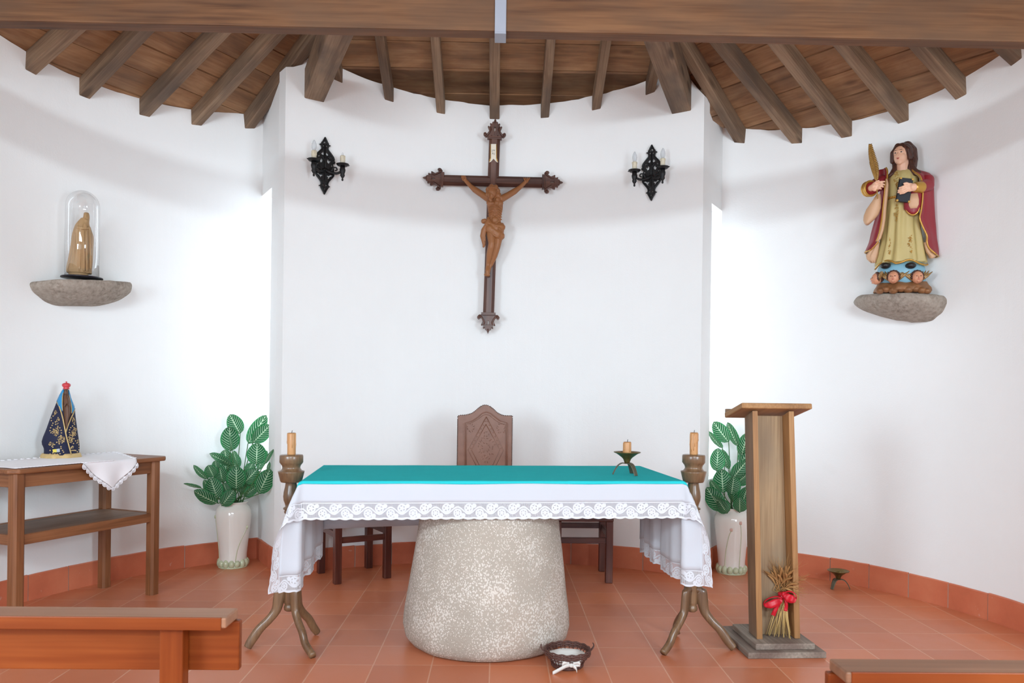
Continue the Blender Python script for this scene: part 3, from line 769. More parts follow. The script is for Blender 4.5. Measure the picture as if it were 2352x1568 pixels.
def lace(P0, P1, nrm, n, uoff):
    """edging between flat cloth points P0..P1 (inner edge), growing outwards along nrm"""
    P0, P1, nn = Vector(P0), Vector(P1), Vector(nrm); L = (P1-P0).length; V, UV, Fs = [], [], []; m = 5
    for j in range(m+1):
        for i in range(n+1):
            q = P0+(P1-P0)*i/n; u = L*i/n; d = LB*j/m
            if j == m: d += .006*abs(sin(pi*u/.059))
            q = q+nn*d
            V.append(drape(q.x, q.y, .003)); UV.append((u+uoff, j/m))
    for j in range(m):
        for i in range(n): Fs.append((j*(n+1)+i, j*(n+1)+i+1, (j+1)*(n+1)+i+1, (j+1)*(n+1)+i))
    lm.add(V, Fs, uv=UV, smooth=True)
xe, yf_, yb_ = AW/2+SH-LB, -(AD/2+FH-LB), AD/2+BH
lace((-xe-LB, yf_), (xe+LB, yf_), (0, -1), 420, 0)
lace((-xe, yb_*.94), (-xe, yf_), (-1, 0), 140, .03); lace((xe, yf_), (xe, yb_*.94), (1, 0), 140, .06)
lm.wbuild('lace_edging', M['lace'], cloth, label='white openwork lace edging with scalloped rim')

green = thing('green_cloth', 'plain teal green cloth laid over the white altar cloth', 'cloth', (ac.x, ac.y, ATOP))
gx = AW/2+.125; o = [.003, .006, .01, .016, .025, .05, .08, .105, .125]
xs = [-(AW/2+v) for v in reversed(o)]+lin(-AW/2, AW/2, 80)+[AW/2+v for v in o]
ys = [-(AD/2+v) for v in (.020, .015, .010, .006, .003)]+lin(-AD/2, AD/2-.03, 40)
V = [drape(X, Y+(.004*nz(X*3) if j == 0 else 0), .0075, .2) for j, Y in enumerate(ys) for X in xs]; nx = len(xs)
mb = MB(); mb.add(V, [(j*nx+i, j*nx+i+1, (j+1)*nx+i+1, (j+1)*nx+i) for j in range(len(ys)-1) for i in range(nx-1)], smooth=True)
mb.wbuild('cloth_panel', M['green'], green, solid=.003)

# ------------------------------------------------------------------ brass candle holders (dish on three strap legs) and candles
def dish_holder(loc, rz, label, dull=False):
    t = thing('candle_holder', label, 'candle holder', loc, rz, 'low brass candle holders')
    m1, m2 = M['brass'], M['verdigris']
    d = MB(); d.lathe([(0, .066), (.012, .066), (.016, .072), (.019, .082), (.022, .090), (.030, .100), (.045, .112), (.062, .124), (.077, .130), (.080, .133), (.078, .135), (.070, .131),
                       (.048, .118), (.032, .110), (.026, .109), (.026, .122), (.022, .122), (.021, .108), (0, .108)], n=40); d.build('dish', m1, t)
    for k in range(3):
        a = 2*pi*k/3+.5; f = MB()
        pr = smooth_line([(.010, .066), (.030, .068), (.052, .056), (.070, .030), (.084, .001)], 5)
        rings = []
        for i, p in enumerate(pr):
            u = i/(len(pr)-1); wd = .019-.006*u; th = .0045
            q = pr[min(i+1, len(pr)-1)]-pr[max(i-1, 0)]; nn = Vector((-q[1], q[0])).normalized()
            rings.append([(p[0]*cos(a)-s*wd*sin(a)+nn.x*e*th*cos(a), p[0]*sin(a)+s*wd*cos(a)+nn.x*e*th*sin(a), max(.0002, p[1]+nn.y*e*th)) for s, e in ((-1, -.4), (1, -.4), (.8, .6), (-.8, .6))])
        f.loft(rings, True, 0, False); f.build('leg', m2, t, .0015)
    return t
def candle(loc, r, h, label, group=None, drips=5, lean=0.0, seed=1):
    t = thing('candle', label, 'candle', loc, 0, group); rnd = random.Random(seed)
    b = MB(); b.lathe([(0, 0), (r*.97, 0), (r, .004), (r*1.01, h*.4), (r*.99, h*.93), (r*.93, h), (r*.7, h-.004), (0, h-.006)], n=28)
    for k in range(drips):
        a = rnd.uniform(pi, 2*pi); l = rnd.uniform(.25, .8)*h; z0 = h*rnd.uniform(.9, .99)
        P = [(r*1.0*cos(a+.05*nz(i, k)), r*1.0*sin(a+.05*nz(i, k)), z0-l*i/5) for i in range(6)]; b.tube(P, [r*.10, r*.12, r*.11, r*.12, r*.16, r*.08], 7)
    b.build('wax_body', M['wax'], t)
    w_ = MB(); w_.tube([(0, 0, h-.008), (.001, 0, h+.006), (.003, .001, h+.014)], .0016, 6); w_.build('wick', M['wick'], t)
    return t
hp = atz(1440, 1090, ATOP+.010); hp.z = ATOP+.0105
dish_holder(hp, .55, 'low brass candle holder with a stub of candle, standing on the green altar cloth')
candle((hp.x, hp.y, hp.z+.1085), .0235, .085, 'short thick honey-coloured candle stub in the brass holder on the altar', None, 4, 0, 3)
fp = atz(1925, 1350); dish_holder((fp.x, fp.y, 0), 1.15, 'empty brass candle holder on the floor tiles by the right wall')

# ------------------------------------------------------------------ tall turned candlesticks
def stick(base, tips, label, k=.00096):
    bx, by = base
    t = thing('floor_candlestick', label, 'candlestick', (bx, by, 0), 0, 'turned wooden candlesticks beside the altar')
    zz = lambda c: (1378-c)*k
    s = MB(); s.lathe([(0, zz(1166)), (.022, zz(1166)), (.031, zz(1158)), (.032, zz(1145)), (.029, zz(1132)), (.026, zz(1128)), (.031, zz(1118)), (.033, zz(1108)), (.034, zz(1010)),
                       (.036, zz(1000)), (.041, zz(990)), (.045, zz(975)), (.044, zz(962)), (.035, zz(956)), (.039, zz(948)), (.039, zz(938)), (.034, zz(932)), (.041, zz(905)), (.0445, zz(880)),
                       (.0435, zz(840)), (.037, zz(700)), (.031, zz(600)), (.0295, zz(580)), (.036, zz(572)), (.037, zz(562)), (.031, zz(556)), (.042, zz(550)), (.042, zz(542)), (.030, zz(534)),
                       (.034, zz(515)), (.041, zz(495)), (.043, zz(472)), (.040, zz(445)), (.033, zz(410)), (.031, zz(392)), (.034, zz(384)), (0, zz(384))], n=32)
    s.build('shaft', M['stick'], t)
    c = MB(); c.lathe([(0, zz(386)), (.056, zz(386)), (.061, zz(378)), (.073, zz(326)), (.074, zz(320)), (.060, zz(316)), (.051, zz(304)), (.0495, zz(296)), (.053, zz(284)), (.062, zz(272)), (.066, zz(266)), (.066, zz(228)), (.063, zz(221)), (.028, zz(220)), (0, zz(221))], n=36)
    c.build('cup', M['stick'], t)
    for tx, ty in tips:
        a = atan2(ty-by, tx-bx); rt = sqrt((tx-bx)**2+(ty-by)**2); f = MB()
        P = smooth_line([(.026, .335), (.048, .322), (.060, .265), (.074, .208), (.112, .158), (.160, .112), (.200, .056), (rt-.006, .014)], 7)
        rings = []
        for i, p in enumerate(P):
            u = i/(len(P)-1); q = P[min(i+1, len(P)-1)]-P[max(i-1, 0)]; nn = Vector((-q[1], q[0])).normalized()
            h = .034-.014*u+.003*sin(u*9) if i > 6 else .024; wd = .021-.003*u
            R = []
            for sx, e in [(cos(q_)*1.05, sin(q_)*1.02) for q_ in [2*pi*k_/14 for k_ in range(14)]]:
                r_ = p[0]+nn.x*e*h; z_ = max(.0003, p[1]+nn.y*e*h)
                R.append((r_*cos(a)-sx*wd*sin(a), r_*sin(a)+sx*wd*cos(a), z_))
            rings.append(R)
        f.loft(rings, True, 0, True); f.build('leg', M['stick'], t)
    return t, zz(220)
def centre3(T): return sum(p[0] for p in T)/3, sum(p[1] for p in T)/3
TL = [atz(720, 1513)[:2], atz(730, 1456)[:2], atz(566, 1492)[:2]]; TR = [atz(1521, 1506)[:2], atz(1688, 1494)[:2], atz(1554, 1461)[:2]]
bl_ = atz(664, 1482)[:2]; br_ = atz(1588, 1484)[:2]
_, zl_ = stick(bl_, TL, 'tall turned wooden candlestick on three legs, left of the altar', .00094); candle((bl_[0], bl_[1], zl_), .0235, .124, 'tall honey-coloured candle on the left floor candlestick', 'candles on the floor candlesticks', 3, 0, 5)
_, zt = stick(br_, TR, 'tall turned wooden candlestick on three legs, right of the altar beside the lectern'); candle((br_[0], br_[1], zt), .0235, .128, 'tall dripping honey-coloured candle on the right floor candlestick', 'candles on the floor candlesticks', 11, 0, 8)

# ------------------------------------------------------------------ stools behind the altar and the leather chair
def stool(cx, cy, a, label):
    t = thing('stool', label, 'stool', (cx, cy, 0), a, 'dark wooden stools behind the altar'); w_, d_, h_ = .40, .40, .50
    s = MB(); s.box((0, 0, h_-.012), (w_+.06, d_+.06, .028)); s.build('seat', M['stool'], t, .006)
    for sx in (-1, 1):
        for sy in (-1, 1):
            l = MB(); l.box((sx*w_/2, sy*d_/2, (h_-.026)/2), (.055, .055, h_-.026)); l.build('leg', M['stool'], t, .004)
    for sx, sy, z, q in ((0, -1, .325, 0), (0, 1, .375, 0), (-1, 0, .365, 1), (1, 0, .365, 1)):
        r = MB(); r.box((sx*w_/2, sy*d_/2, z), (w_-.05, .026, .045) if not q else (.026, d_-.05, .045)); r.build('stretcher', M['stool'], t, .003)
    return t
stool(-1.128, 6.20, radians(30), 'dark wooden stool behind the left end of the altar')
stool(.672, 6.23, 0, 'dark wooden stool behind the right end of the altar')
ch = thing('leather_chair', 'high-backed chair with arched back of tooled brown leather, behind the altar', 'chair', (-.10, 5.98, 0), 0)
CF = lambda X, Y: (aty(1020+X*.12114, 900+Y*.12114, 5.98).x+.10, aty(1020+X*.12114, 900+Y*.12114, 5.98).z)
top = smooth_line([CF(258, 470), CF(290, 442), CF(420, 430), CF(540, 392), CF(640, 312), CF(720, 258), CF(780, 246), CF(850, 262), CF(930, 316), CF(1020, 396), CF(1130, 442), CF(1278, 450), CF(1295, 475)], 4)
top = [(p[0], p[1]) for p in top]; zb_ = .55
outl = top+[(top[-1][0], zb_), (top[0][0], zb_)]
b = MB(); b.prism(outl, .045, o=(0, 0, 0)); b.build('backrest', M['leather'], ch, .006)
em = MB()
def emb(pts, r, close=False):
    P = [CF(*p) for p in pts]
    if close: P.append(P[0])
    em.tube([(x, -.001, z) for x, z in P], r, 6)
inner = [(400, 1450), (400, 585), (520, 556), (640, 480), (720, 405), (800, 378), (880, 405), (960, 470), (1060, 545), (1190, 580), (1190, 1450)]
emb(inner, .0042)
emb([(425, 1450), (425, 610), (530, 580), (650, 510), (740, 440), (800, 425), (860, 440), (950, 520), (1060, 590), (1165, 610), (1165, 1450)], .0022)
emb([(800, 470), (455, 1100), (800, 1760), (1130, 1100)], .0032, True); emb([(795, 610), (520, 1100), (800, 1640), (1060, 1100)], .0032, True)
for f, (a, bb) in enumerate((((800, 520), (488, 1100)), ((800, 520), (1095, 1100)))):
    for i in range(8):
        x, z = CF(a[0]+(bb[0]-a[0])*(i+.5)/8, a[1]+(bb[1]-a[1])*(i+.5)/8); em.ell((x, 0, z), (.0042, .003, .0042), n=8, m=5)
rr = random.Random(4)
for cxx, cyy, R_, n_ in ((800, 1050, 150, 22), (800, 1050, 70, 9), (500, 680, 70, 12), (1080, 690, 70, 12), (800, 1270, 50, 6), (800, 800, 40, 5)):
    for i in range(n_):
        a = 2*pi*i/n_+rr.uniform(-.15, .15); q = R_*rr.uniform(.75, 1.15)
        x0, z0 = CF(cxx+q*cos(a), cyy+q*1.25*sin(a)); l = .007; th = a+rr.uniform(.6, 2.4)
        em.tube([(x0-l*cos(th), -.0005, z0-l*sin(th)), (x0+.003*sin(th), -.001, z0-.003*cos(th)), (x0+l*cos(th), -.0005, z0+l*sin(th))], [.0012, .0028, .0012], 6)
for i in range(40):                                      # punched beading inside the border
    for sx in (365, 1215):
        x, z = CF(sx, 600+i*22); em.tube([(x-.004, 0, z), (x+.004, 0, z)], .0014, 5)
em.build('embossing', M['leather'], ch, label='raised diamond and flower tooling')
st = MB(); L_ = 0; last = None
full = [(top[0][0], zb_+.01*i) for i in range(int((top[0][1]-zb_)/.01))]+top+[(top[-1][0], top[-1][1]-.01*i) for i in range(int((top[-1][1]-zb_)/.01))]
for p in full:
    if last is None or (Vector(p)-Vector(last)).length > .0088:
        st.ell((p[0], -.001, p[1]), (.0042, .0042, .0042), n=7, m=5); last = p
st.build('nail_trim', M['stud'], ch, label='row of small dark nail heads along the edge', kind='stuff')
s = MB(); s.box((0, -.20, .46), (.42, .42, .07)); s.build('seat', M['leather'], ch, .01)
for sx in (-1, 1):
    for y_, hh in ((-.38, .43), (.02, .56)):
        l = MB(); l.box((sx*.185, y_, hh/2), (.045, .045, hh)); l.build('leg', M['stool'], ch, .004)
for y_ in (-.38, .02):
    l = MB(); l.box((0, y_, .2), (.34, .025, .04)); l.build('stretcher', M['stool'], ch, .003)
# ------------------------------------------------------------------ side table on the left with runner and blue-cloaked statuette
P2 = atz(349, 1364); TZ = .974
tu = Vector((-.40, -.917, 0)).normalized(); trz = atan2(tu.y, tu.x); TL_, TW_ = 1.0, .47
tb = thing('side_table', 'brown wooden side table with a lower shelf, by the left wall', 'table', (P2.x, P2.y, 0), trz)
def cut(x0, y0, x1, y1, c): return [(x0+c, y0), (x1-c, y0), (x1, y0+c), (x1, y1-c), (x1-c, y1), (x0+c, y1), (x0, y1-c), (x0, y0+c)]
RX = Matrix.Rotation(-pi/2, 3, 'X')                      # prism plane (x, z) laid flat
def flat_prism(mb, outline, z0, th, mi=0):
    loops = outline; n = len(loops); off = random.uniform(0, 30)
    V = [(x, y, z0) for x, y in loops]+[(x, y, z0+th) for x, y in loops]
    mb.add(V, [tuple(range(n-1, -1, -1)), tuple(range(n, 2*n))]+[(i, (i+1) % n, n+(i+1) % n, n+i) for i in range(n)], [(v[0]+off, v[1]+off*.4, v[2]) for v in V], mi=mi)
m = MB(); flat_prism(m, cut(-.095, -TW_-.06, TL_+.07, .06, .045), TZ-.030, .030); m.build('table_top', M['table'], tb, .008)
for x in (0, TL_):
    for y in (0, -TW_):
        m = MB(); m.bar((x, y, 0), (x, y, TZ-.031), .072, .072, (1, 0, 0), chamfer=.014); m.build('leg', M['table'], tb)
m = MB()
for y in (0, -TW_): m.box((TL_/2, y, TZ-.073), (TL_-.058, .03, .084))
for x in (0, TL_): m.box((x, -TW_/2, TZ-.073), (.03, TW_-.058, .084))
m.build('apron', M['table'], tb, .003)
m = MB(); m.box((TL_/2, -TW_/2, .566), (TL_-.03, TW_-.03, .02)); m.build('shelf', M['table_shelf'], tb, .003)
m = MB()
for y in (0, -TW_): m.box((TL_/2, y, .548), (TL_-.058, .032, .062))
for x in (0, TL_): m.box((x, -TW_/2, .548), (.032, TW_-.058, .062))
m.build('shelf_rail', M['table'], tb, .003)

rn = thing('table_runner', 'white runner with crocheted edge, one corner hanging over the side table', 'tablecloth', (P2.x, P2.y, TZ), trz)
def tloc(p):                                             # chapel point -> local to the table
    q = Matrix.Rotation(-trz, 3, 'Z') @ Vector((p.x-P2.x, p.y-P2.y, 0)); return q
A, B, Cc = tloc(atz(192, 1065, TZ)), tloc(atz(294, 1053, TZ)), tloc(atz(314, 1041, TZ))
ax, bx_ = A.x, B.x; fy = .060
poly_top = [(ax, fy), (bx_, fy), (Cc.x-.01, -TW_+.10), (Cc.x+.05, -TW_-.035), (TL_+.04, -TW_-.03), (TL_+.04, fy-.05)]
n = MB()
def run_top(u, v):                                       # u along the table, v front..back
    xr_f, xr_b = bx_, Cc.x+.03
    x0 = xr_f+(xr_b-xr_f)*v; x = x0+(TL_+.03-x0)*u
    yf = fy+.002 if x < ax else fy-.012-.03*min(1, (x-ax)/.5)
    y = yf+(-TW_-.03-yf)*v
    return (x, y, .0035+.002*nz(x*9, y*9))
n.sheet(run_top, 48, 24)
tip = ((ax+bx_)/2-.005, .182)
def run_hang(u, v):
    x = bx_+(ax-bx_)*u; lim = tip[1]*(1-abs(u-.47)/.53)**.9 if abs(u-.47) < .53 else 0
    d = lim*v; return (x+(tip[0]-x)*0*v, fy+.004+.010*sin(u*14)*v+.006*(1-math.exp(-d/.01)), .0035-d)
n.sheet(run_hang, 36, 14); n.build('linen', M['runner_cloth'], rn, solid=.002)
c = MB()
edge = []
for i in range(15):
    u = i/14; h = Vector(run_hang(u, 1)); edge.append(h)
for i in range(len(edge)-1):
    p = (edge[i]+edge[i+1])/2; dirx = (edge[i+1]-edge[i]).normalized(); nn = Vector((dirx.z, 0, -dirx.x)); nn = nn if nn.z < 0 else -nn
    for R in (.020, .013, .007):
        c.tube([p+dirx*(R*cos(a))+nn*(R*sin(a)*1.2+.004)+Vector((0, .002, 0)) for a in [pi*k/8 for k in range(9)]], .0026, 5)
    for a in (.5, 1.05, 1.57, 2.1, 2.64): c.tube([p+nn*.002, p+dirx*(.02*cos(a))+nn*(.024*sin(a)+.004)], .0018, 5)
back = [Vector(run_top(u/26, 1)) for u in range(27)]+[Vector(run_top(0, v/8)) for v in range(8, -1, -1)]
front = [Vector(run_top(u/40, 0)) for u in range(9, 41)]
for L in (back, front):
    for i in range(len(L)-1):
        p = (L[i]+L[i+1])/2; c.ell((p.x, p.y, p.z+.002), (.017, .013, .004), n=8, m=5)
c.build('crochet_edge', M['crochet'], rn, label='white crocheted scallops along the edge', kind='stuff')

# ---- statuette in the navy cloak (crop scale .2041, origin 0, 840)
sb = atz(139, 1049, TZ+.006)
S7 = Front(sb); q7 = lambda X, Y: S7(X*.20408, 840+Y*.20408)
bs = thing('cloaked_statuette', 'dark statuette in a navy cloak and red crown, on the side table', 'statuette', tuple(S7.o), S7.rz)
z0 = q7(690, 1040)[1]
def rows_loft(mb, Q, rows, n=56, folds=0.0, kf=9, seed=0, y0=0.0, zf=None, caps=True):
    """closed body from rows (Y, xleft, xright, half depth) in picture coordinates; folds = radial pleats"""
    P = smooth_line([(r[0], r[1], r[2])  for r in rows], 3); D = smooth_line([(r[3], r[4] if len(r) > 4 else 0.0, 0) for r in rows], 3)
    rings = []
    for p, d in zip(P, D):
        xl, z = Q(p[1], p[0]); xr, _ = Q(p[2], p[0]); cx_, hw = (xl+xr)/2, (xr-xl)/2; r_ = []
        for i in range(n):
            t = 2*pi*i/n
            fo = 1+folds*(d[1] if len(rows[0]) > 4 else 1)*(sin(kf*t+seed)+.6*sin((kf+4)*t+2*seed+z*6)+.3*nz(4*cos(t)+seed, 4*sin(t), z*6))
            fo = min(fo, 1.02) if abs(cos(t)) > .97 else fo
            r_.append((cx_+hw*cos(t)*(1 if abs(cos(t)) > .97 else fo), y0-d[0]*sin(t)*fo, z))
        rings.append(r_)
    mb.loft(rings[::-1], caps); return rings
m = MB(); rows_loft(m, q7, [(985, 470, 905, .10), (1000, 455, 912, .105), (1030, 446, 922, .11), (1040, 450, 915, .11)], folds=.05, kf=7); m.build('hem', M['gold_trim'], bs)
m = MB()
rk = rows_loft(m, q7, [(300, 694, 782, .036), (400, 640, 810, .058), (470, 612, 840, .068), (560, 574, 850, .078), (700, 524, 868, .09), (850, 468, 890, .10), (930, 492, 897, .10), (1000, 490, 886, .098)], folds=.012, kf=5)
m.build('cloak', M['navy'], bs, label='navy velvet cloak')
def surf7(X, Y, lift=.001):                              # front of the cloak at a picture point
    x, z = q7(X, Y)
    xl, xr, d = interp([(300, 694, 782, .036), (400, 640, 810, .058), (470, 612, 840, .068), (560, 574, 850, .078), (700, 524, 868, .09), (850, 468, 890, .10), (930, 492, 897, .10), (1040, 490, 886, .098)], Y)
    a, b = q7(xl, Y)[0], q7(xr, Y)[0]; u = (x-(a+b)/2)/((b-a)/2); u = max(-.99, min(.99, u))
    return Vector((x, -d*sqrt(1-u*u)*1.02-lift, z))
m = MB()                                                 # light blue head veil over the shoulders
veil = [[surf7(X, Y, .004) for X, Y in L] for L in (
    [(716, 262), (716, 300), (700, 340), (702, 420), (704, 500)], [(706, 270), (690, 320), (676, 380), (688, 440), (704, 505)], [(700, 280), (672, 330), (640, 400), (664, 450), (702, 510)])]
m.loft(veil, False, closed=False)
veil = [[surf7(X, Y, .004) for X, Y in L] for L in (
    [(772, 270), (776, 330), (792, 400), (806, 480), (806, 520)], [(776, 280), (786, 350), (812, 430), (826, 470), (806, 525)], [(778, 290), (796, 360), (834, 455), (836, 490), (806, 530)])]
m.loft(veil, False, closed=False); m.build('veil', M['sky_blue'], bs, solid=.006, label='light blue satin veil')
m = MB()
rows_loft(m, q7, [(262, 716, 772, .030), (300, 708, 774, .036), (350, 696, 788, .058), (420, 690, 810, .078), (520, 694, 814, .094), (600, 706, 790, .102), (690, 732, 758, .105)], n=30, folds=.04, kf=6)
x, z = q7(744, 305); m.ell((x, -.034, z), (.026*.55, .016, .026), n=12, m=8); x, z = q7(744, 312); m.cap((x, -.049, z+.004), (x, -.052, z-.002), .002, .0028, 6)
for X in (732, 756): m.ell((q7(X, 300)[0], -.047, q7(X, 300)[1]), (.0025, .002, .0015), n=6, m=4)
x, z = q7(750, 430); m.cap((x-.012, -.080, z-.012), (x+.001, -.092, z+.012), .007, .003, 8); m.cap((x+.012, -.080, z-.012), (x+.001, -.092, z+.012), .007, .003, 8)
m.build('figure', M['dark_skin'], bs, label='dark brown praying figure between the cloak edges')
m = MB()
for L, r in (([(640, 405), (670, 460), (690, 520), (708, 590), (722, 660), (737, 740), (752, 810), (772, 880), (788, 940), (800, 985)], .0042), ([(842, 480), (820, 540), (795, 590), (765, 660), (738, 745)], .0042),
             ([(712, 300), (702, 350), (700, 420), (704, 500)], .0028), ([(776, 320), (794, 400), (806, 470), (804, 530)], .0028)):
    m.tube([surf7(X, Y, .005) for X, Y in L], r, 7)
m.build('gold_braid', M['gold_trim'], bs, label='pale gold braid along the cloak edges')
m = MB(); rr = random.Random(2)
coins = [(600, 562), (580, 585), (580, 613), (597, 640), (588, 664), (572, 692), (565, 724), (576, 746), (625, 626), (628, 652), (652, 674), (674, 690), (689, 718), (692, 746), (650, 690), (686, 775), (640, 850), (615, 875), (596, 905), (566, 942), (566, 982), (668, 866), (686, 898), (688, 918), (704, 940), (715, 958), (676, 976), (648, 982), (618, 980), (598, 968),
         (835, 655), (815, 672), (795, 690), (782, 714), (780, 742), (815, 785), (830, 812), (848, 838), (862, 862), (880, 886), (884, 914), (884, 940), (868, 960), (825, 865), (800, 915), (806, 942), (822, 942), (836, 942), (850, 945)]
for X, Y in coins:
    p = surf7(X, Y, .0008); m.ell(p, (.0047, .002, .0043), n=8, m=5)
for X, Y, w_, h_, k in ((626, 530, 16, 30, 16), (655, 615, 16, 42, 20), (625, 735, 40, 48, 60), (690, 822, 42, 46, 60), (576, 872, 28, 26, 22), (828, 610, 16, 40, 20), (835, 735, 30, 48, 50), (792, 810, 26, 50, 46), (876, 850, 14, 30, 14), (815, 905, 22, 14, 14)):
    for i in range(k):
        a, q = rr.uniform(0, 2*pi), sqrt(rr.random()); p = surf7(X+w_*q*cos(a), Y+h_*q*sin(a), .001); m.ell(p, (.0030, .002, .0028), n=6, m=4)
m.build('gold_ornaments', M['gold_trim'], bs, label='gold beads and flower motifs on the cloak', kind='stuff')
m = MB(); P = [surf7(X, Y, .003) for X, Y in ((592, 930), (636, 924), (640, 960), (597, 962))]; m.add(P, [(0, 1, 2, 3)]); P = [surf7(X, Y, .003) for X, Y in ((637, 924), (672, 918), (674, 956), (641, 960))]; m.add(P, [(0, 1, 2, 3)], mi=1)
m.build('badge', [M['yellow'], M['grey']], bs, label='small yellow and grey badge on the cloak')
m = MB(); x, z = q7(746, 262); k = .20408*5.4/1794; sc = .000612
m.lathe([(0, 0), (32*sc, 0), (34*sc, 6*sc), (26*sc, 14*sc), (40*sc, 34*sc), (43*sc, 48*sc), (36*sc, 62*sc), (20*sc, 70*sc), (6*sc, 72*sc), (5*sc, 76*sc), (9*sc, 80*sc), (7*sc, 86*sc), (0, 88*sc)], (x, -.004, z), 18, lobes=(6, .03)); m.build('crown', M['crown'], bs, label='small red crown')

# ---- stone bracket with glass dome (crop scale .2296, origin 0, 400)
def bracket(mid, left, right, crop, outline, p_top, label, name='wall_bracket'):
    """half-round block of granite let into the wall; outline rows (Y, xl, xr, protrusion)"""
    a, b = atarc(*left, crop[3]), atarc(*right, crop[3]); d = Vector((b.x-a.x, b.y-a.y, 0)).normalized()
    nin = Vector((-d.y, d.x, 0)); w0 = atarc(*mid, crop[3])
    F = Front(w0, nin); t = thing(name, label, 'wall bracket', tuple(F.o), F.rz, 'granite wall brackets')
    Q = lambda X, Y: F(crop[0]+X*crop[2], crop[1]+Y*crop[2]); rings = []
    P = smooth_line([(r[0], r[1], r[2]) for r in outline], 3); D = smooth_line([(r[3], 0, 0) for r in outline], 3)
    for p, dd in zip(P, D):
        xl, zl = Q(p[1], p[0]); xr, zr = Q(p[2], p[0]); cx_, hw = (xl+xr)/2, (xr-xl)/2; R = []
        for i in range(41):
            u = -1+2*i/40; ang_ = u*pi/2; x = cx_+hw*sin(ang_); z = zl+(zr-zl)*i/40
            y = -dd[0]*cos(ang_)**.75*(1+.05*nz(x*14, z*14))-.004*nz(x*40, z*40); R.append((x, y, z+.005*nz(x*18, z*9, 3)))
        R += [(xr, .16, zr), (cx_, .16, (zl+zr)/2), (xl, .16, zl)]
        rings.append(R)
    m = MB(); m.loft(rings[::-1]); m.build('stone_block', M['stone'], t, .012)
    return t, F, Q
bkl, FL_, QL_ = bracket((180, 650), (62, 660), (298, 660), (0, 400, .2296, LC),
    [(1082, 285, 1200, .30), (1100, 272, 1212, .305), (1130, 278, 1216, .30), (1180, 310, 1206, .28), (1230, 370, 1160, .24), (1275, 440, 1090, .19), (1305, 520, 1010, .12), (1318, 600, 900, .07)], .3, 'half-round granite bracket in the left wall, carrying the glass dome')
zt_l = FL_.o.z+QL_(800, 1082)[1]
db = ray(188, 640); w0 = atarc(188, 640, LC); db = Vector((w0.x*.968, w0.y*.968, zt_l+.004))
S4 = Front(db); q4 = lambda X, Y: S4(X*.2296, 400+Y*.2296)
gd = thing('glass_dome', 'clear glass dome on a black disc, standing on the left granite bracket', 'glass dome', tuple(S4.o), S4.rz)
rb = (q4(1000, 900)[0]-q4(648, 900)[0])/2; hd = q4(830, 165)[1]; zb = .012
m = MB(); m.lathe([(0, .0), (rb*1.2, .0), (rb*1.24, .004), (rb*1.22, .010), (rb*1.1, .012), (0, .012)], n=48); m.build('base_disc', M['black_base'], gd, label='black lacquered base disc')
m = MB(); m.lathe([(rb, .0125), (rb, hd*.4), (rb*.995, hd-rb*1.02)]+[(rb*cos(a), hd-rb+rb*sin(a)) for a in [pi/2*i/12 for i in range(1, 12)]]+[(0.0, hd)], n=56)
o = m.build('dome', M['glass'], gd, label='clear glass bell')
vs = thing('carved_statuette', 'pale carved wooden statuette of a veiled woman with folded hands, inside the glass dome', 'statuette', (S4.o.x, S4.o.y, S4.o.z+.0125), S4.rz)
cz = q4(815, 1030)[1]
q4s = lambda X, Y: (q4(X, Y)[0]-q4(815, 1000)[0], q4(X, Y)[1]-cz)
m = MB()
rows_loft(m, q4s, [(985, 672, 885, .052), (1000, 680, 880, .052), (1029, 676, 886, .054)], 32)
rows_loft(m, q4s, [(440, 806, 886, .022, .1), (500, 752, 892, .034, .2), (560, 728, 916, .046, .5), (620, 712, 932, .052, .8), (720, 700, 930, .055, 1), (850, 676, 924, .058, 1), (945, 655, 915, .060, 1), (985, 662, 916, .060, 1)], 84, .035, 11, 1)
rows_loft(m, q4s, [(386, 846, 876, .012), (392, 834, 886, .022), (425, 828, 893, .032), (470, 812, 890, .030), (510, 790, 888, .030)], 30)
x, z = q4s(860, 432); m.ell((x, -.030, z), (.0165, .016, .024), n=16, m=12)
m.cap((x, -.045, z+.004), (x+.001, -.049, z-.004), .0022, .0032, 8); m.ell((x, -.044, z-.011), (.005, .003, .0018), n=8, m=5)
for s in (-1, 1): m.ell((x+s*.007, -.0425, z+.004), (.0036, .003, .0022), n=8, m=5)
for X, s in ((838, -1), (852, 1)):                       # folded hands
    x, z = q4s(X, 545); m.cap((x, -.055, z-.010), (x+s*-.001, -.072, z+.016), .0085, .004, 8)
for X0, Y0, X1, Y1 in ((775, 545, 842, 560), (885, 552, 852, 560)):
    a, b = q4s(X0, Y0), q4s(X1, Y1); m.cap((a[0], -.032, a[1]), (b[0], -.055, b[1]), .013, .009, 10)
for X, Y0, Y1, d in ((800, 560, 960, .052), (835, 580, 985, .058), (862, 580, 985, .058), (895, 560, 960, .050), (745, 600, 930, .044)):   # hanging pleats of the mantle edge
    a, b = q4s(X, Y0), q4s(X-(X-840)*-.12, Y1); m.tube([(a[0], -d*.9, a[1]), ((a[0]+b[0])/2, -d-.004, (a[1]+b[1])/2), (b[0], -d-.004, b[1])], [.004, .006, .007], 7)
m.build('body', M['pale_carved'], vs, remesh=.0019, smooth_it=1)

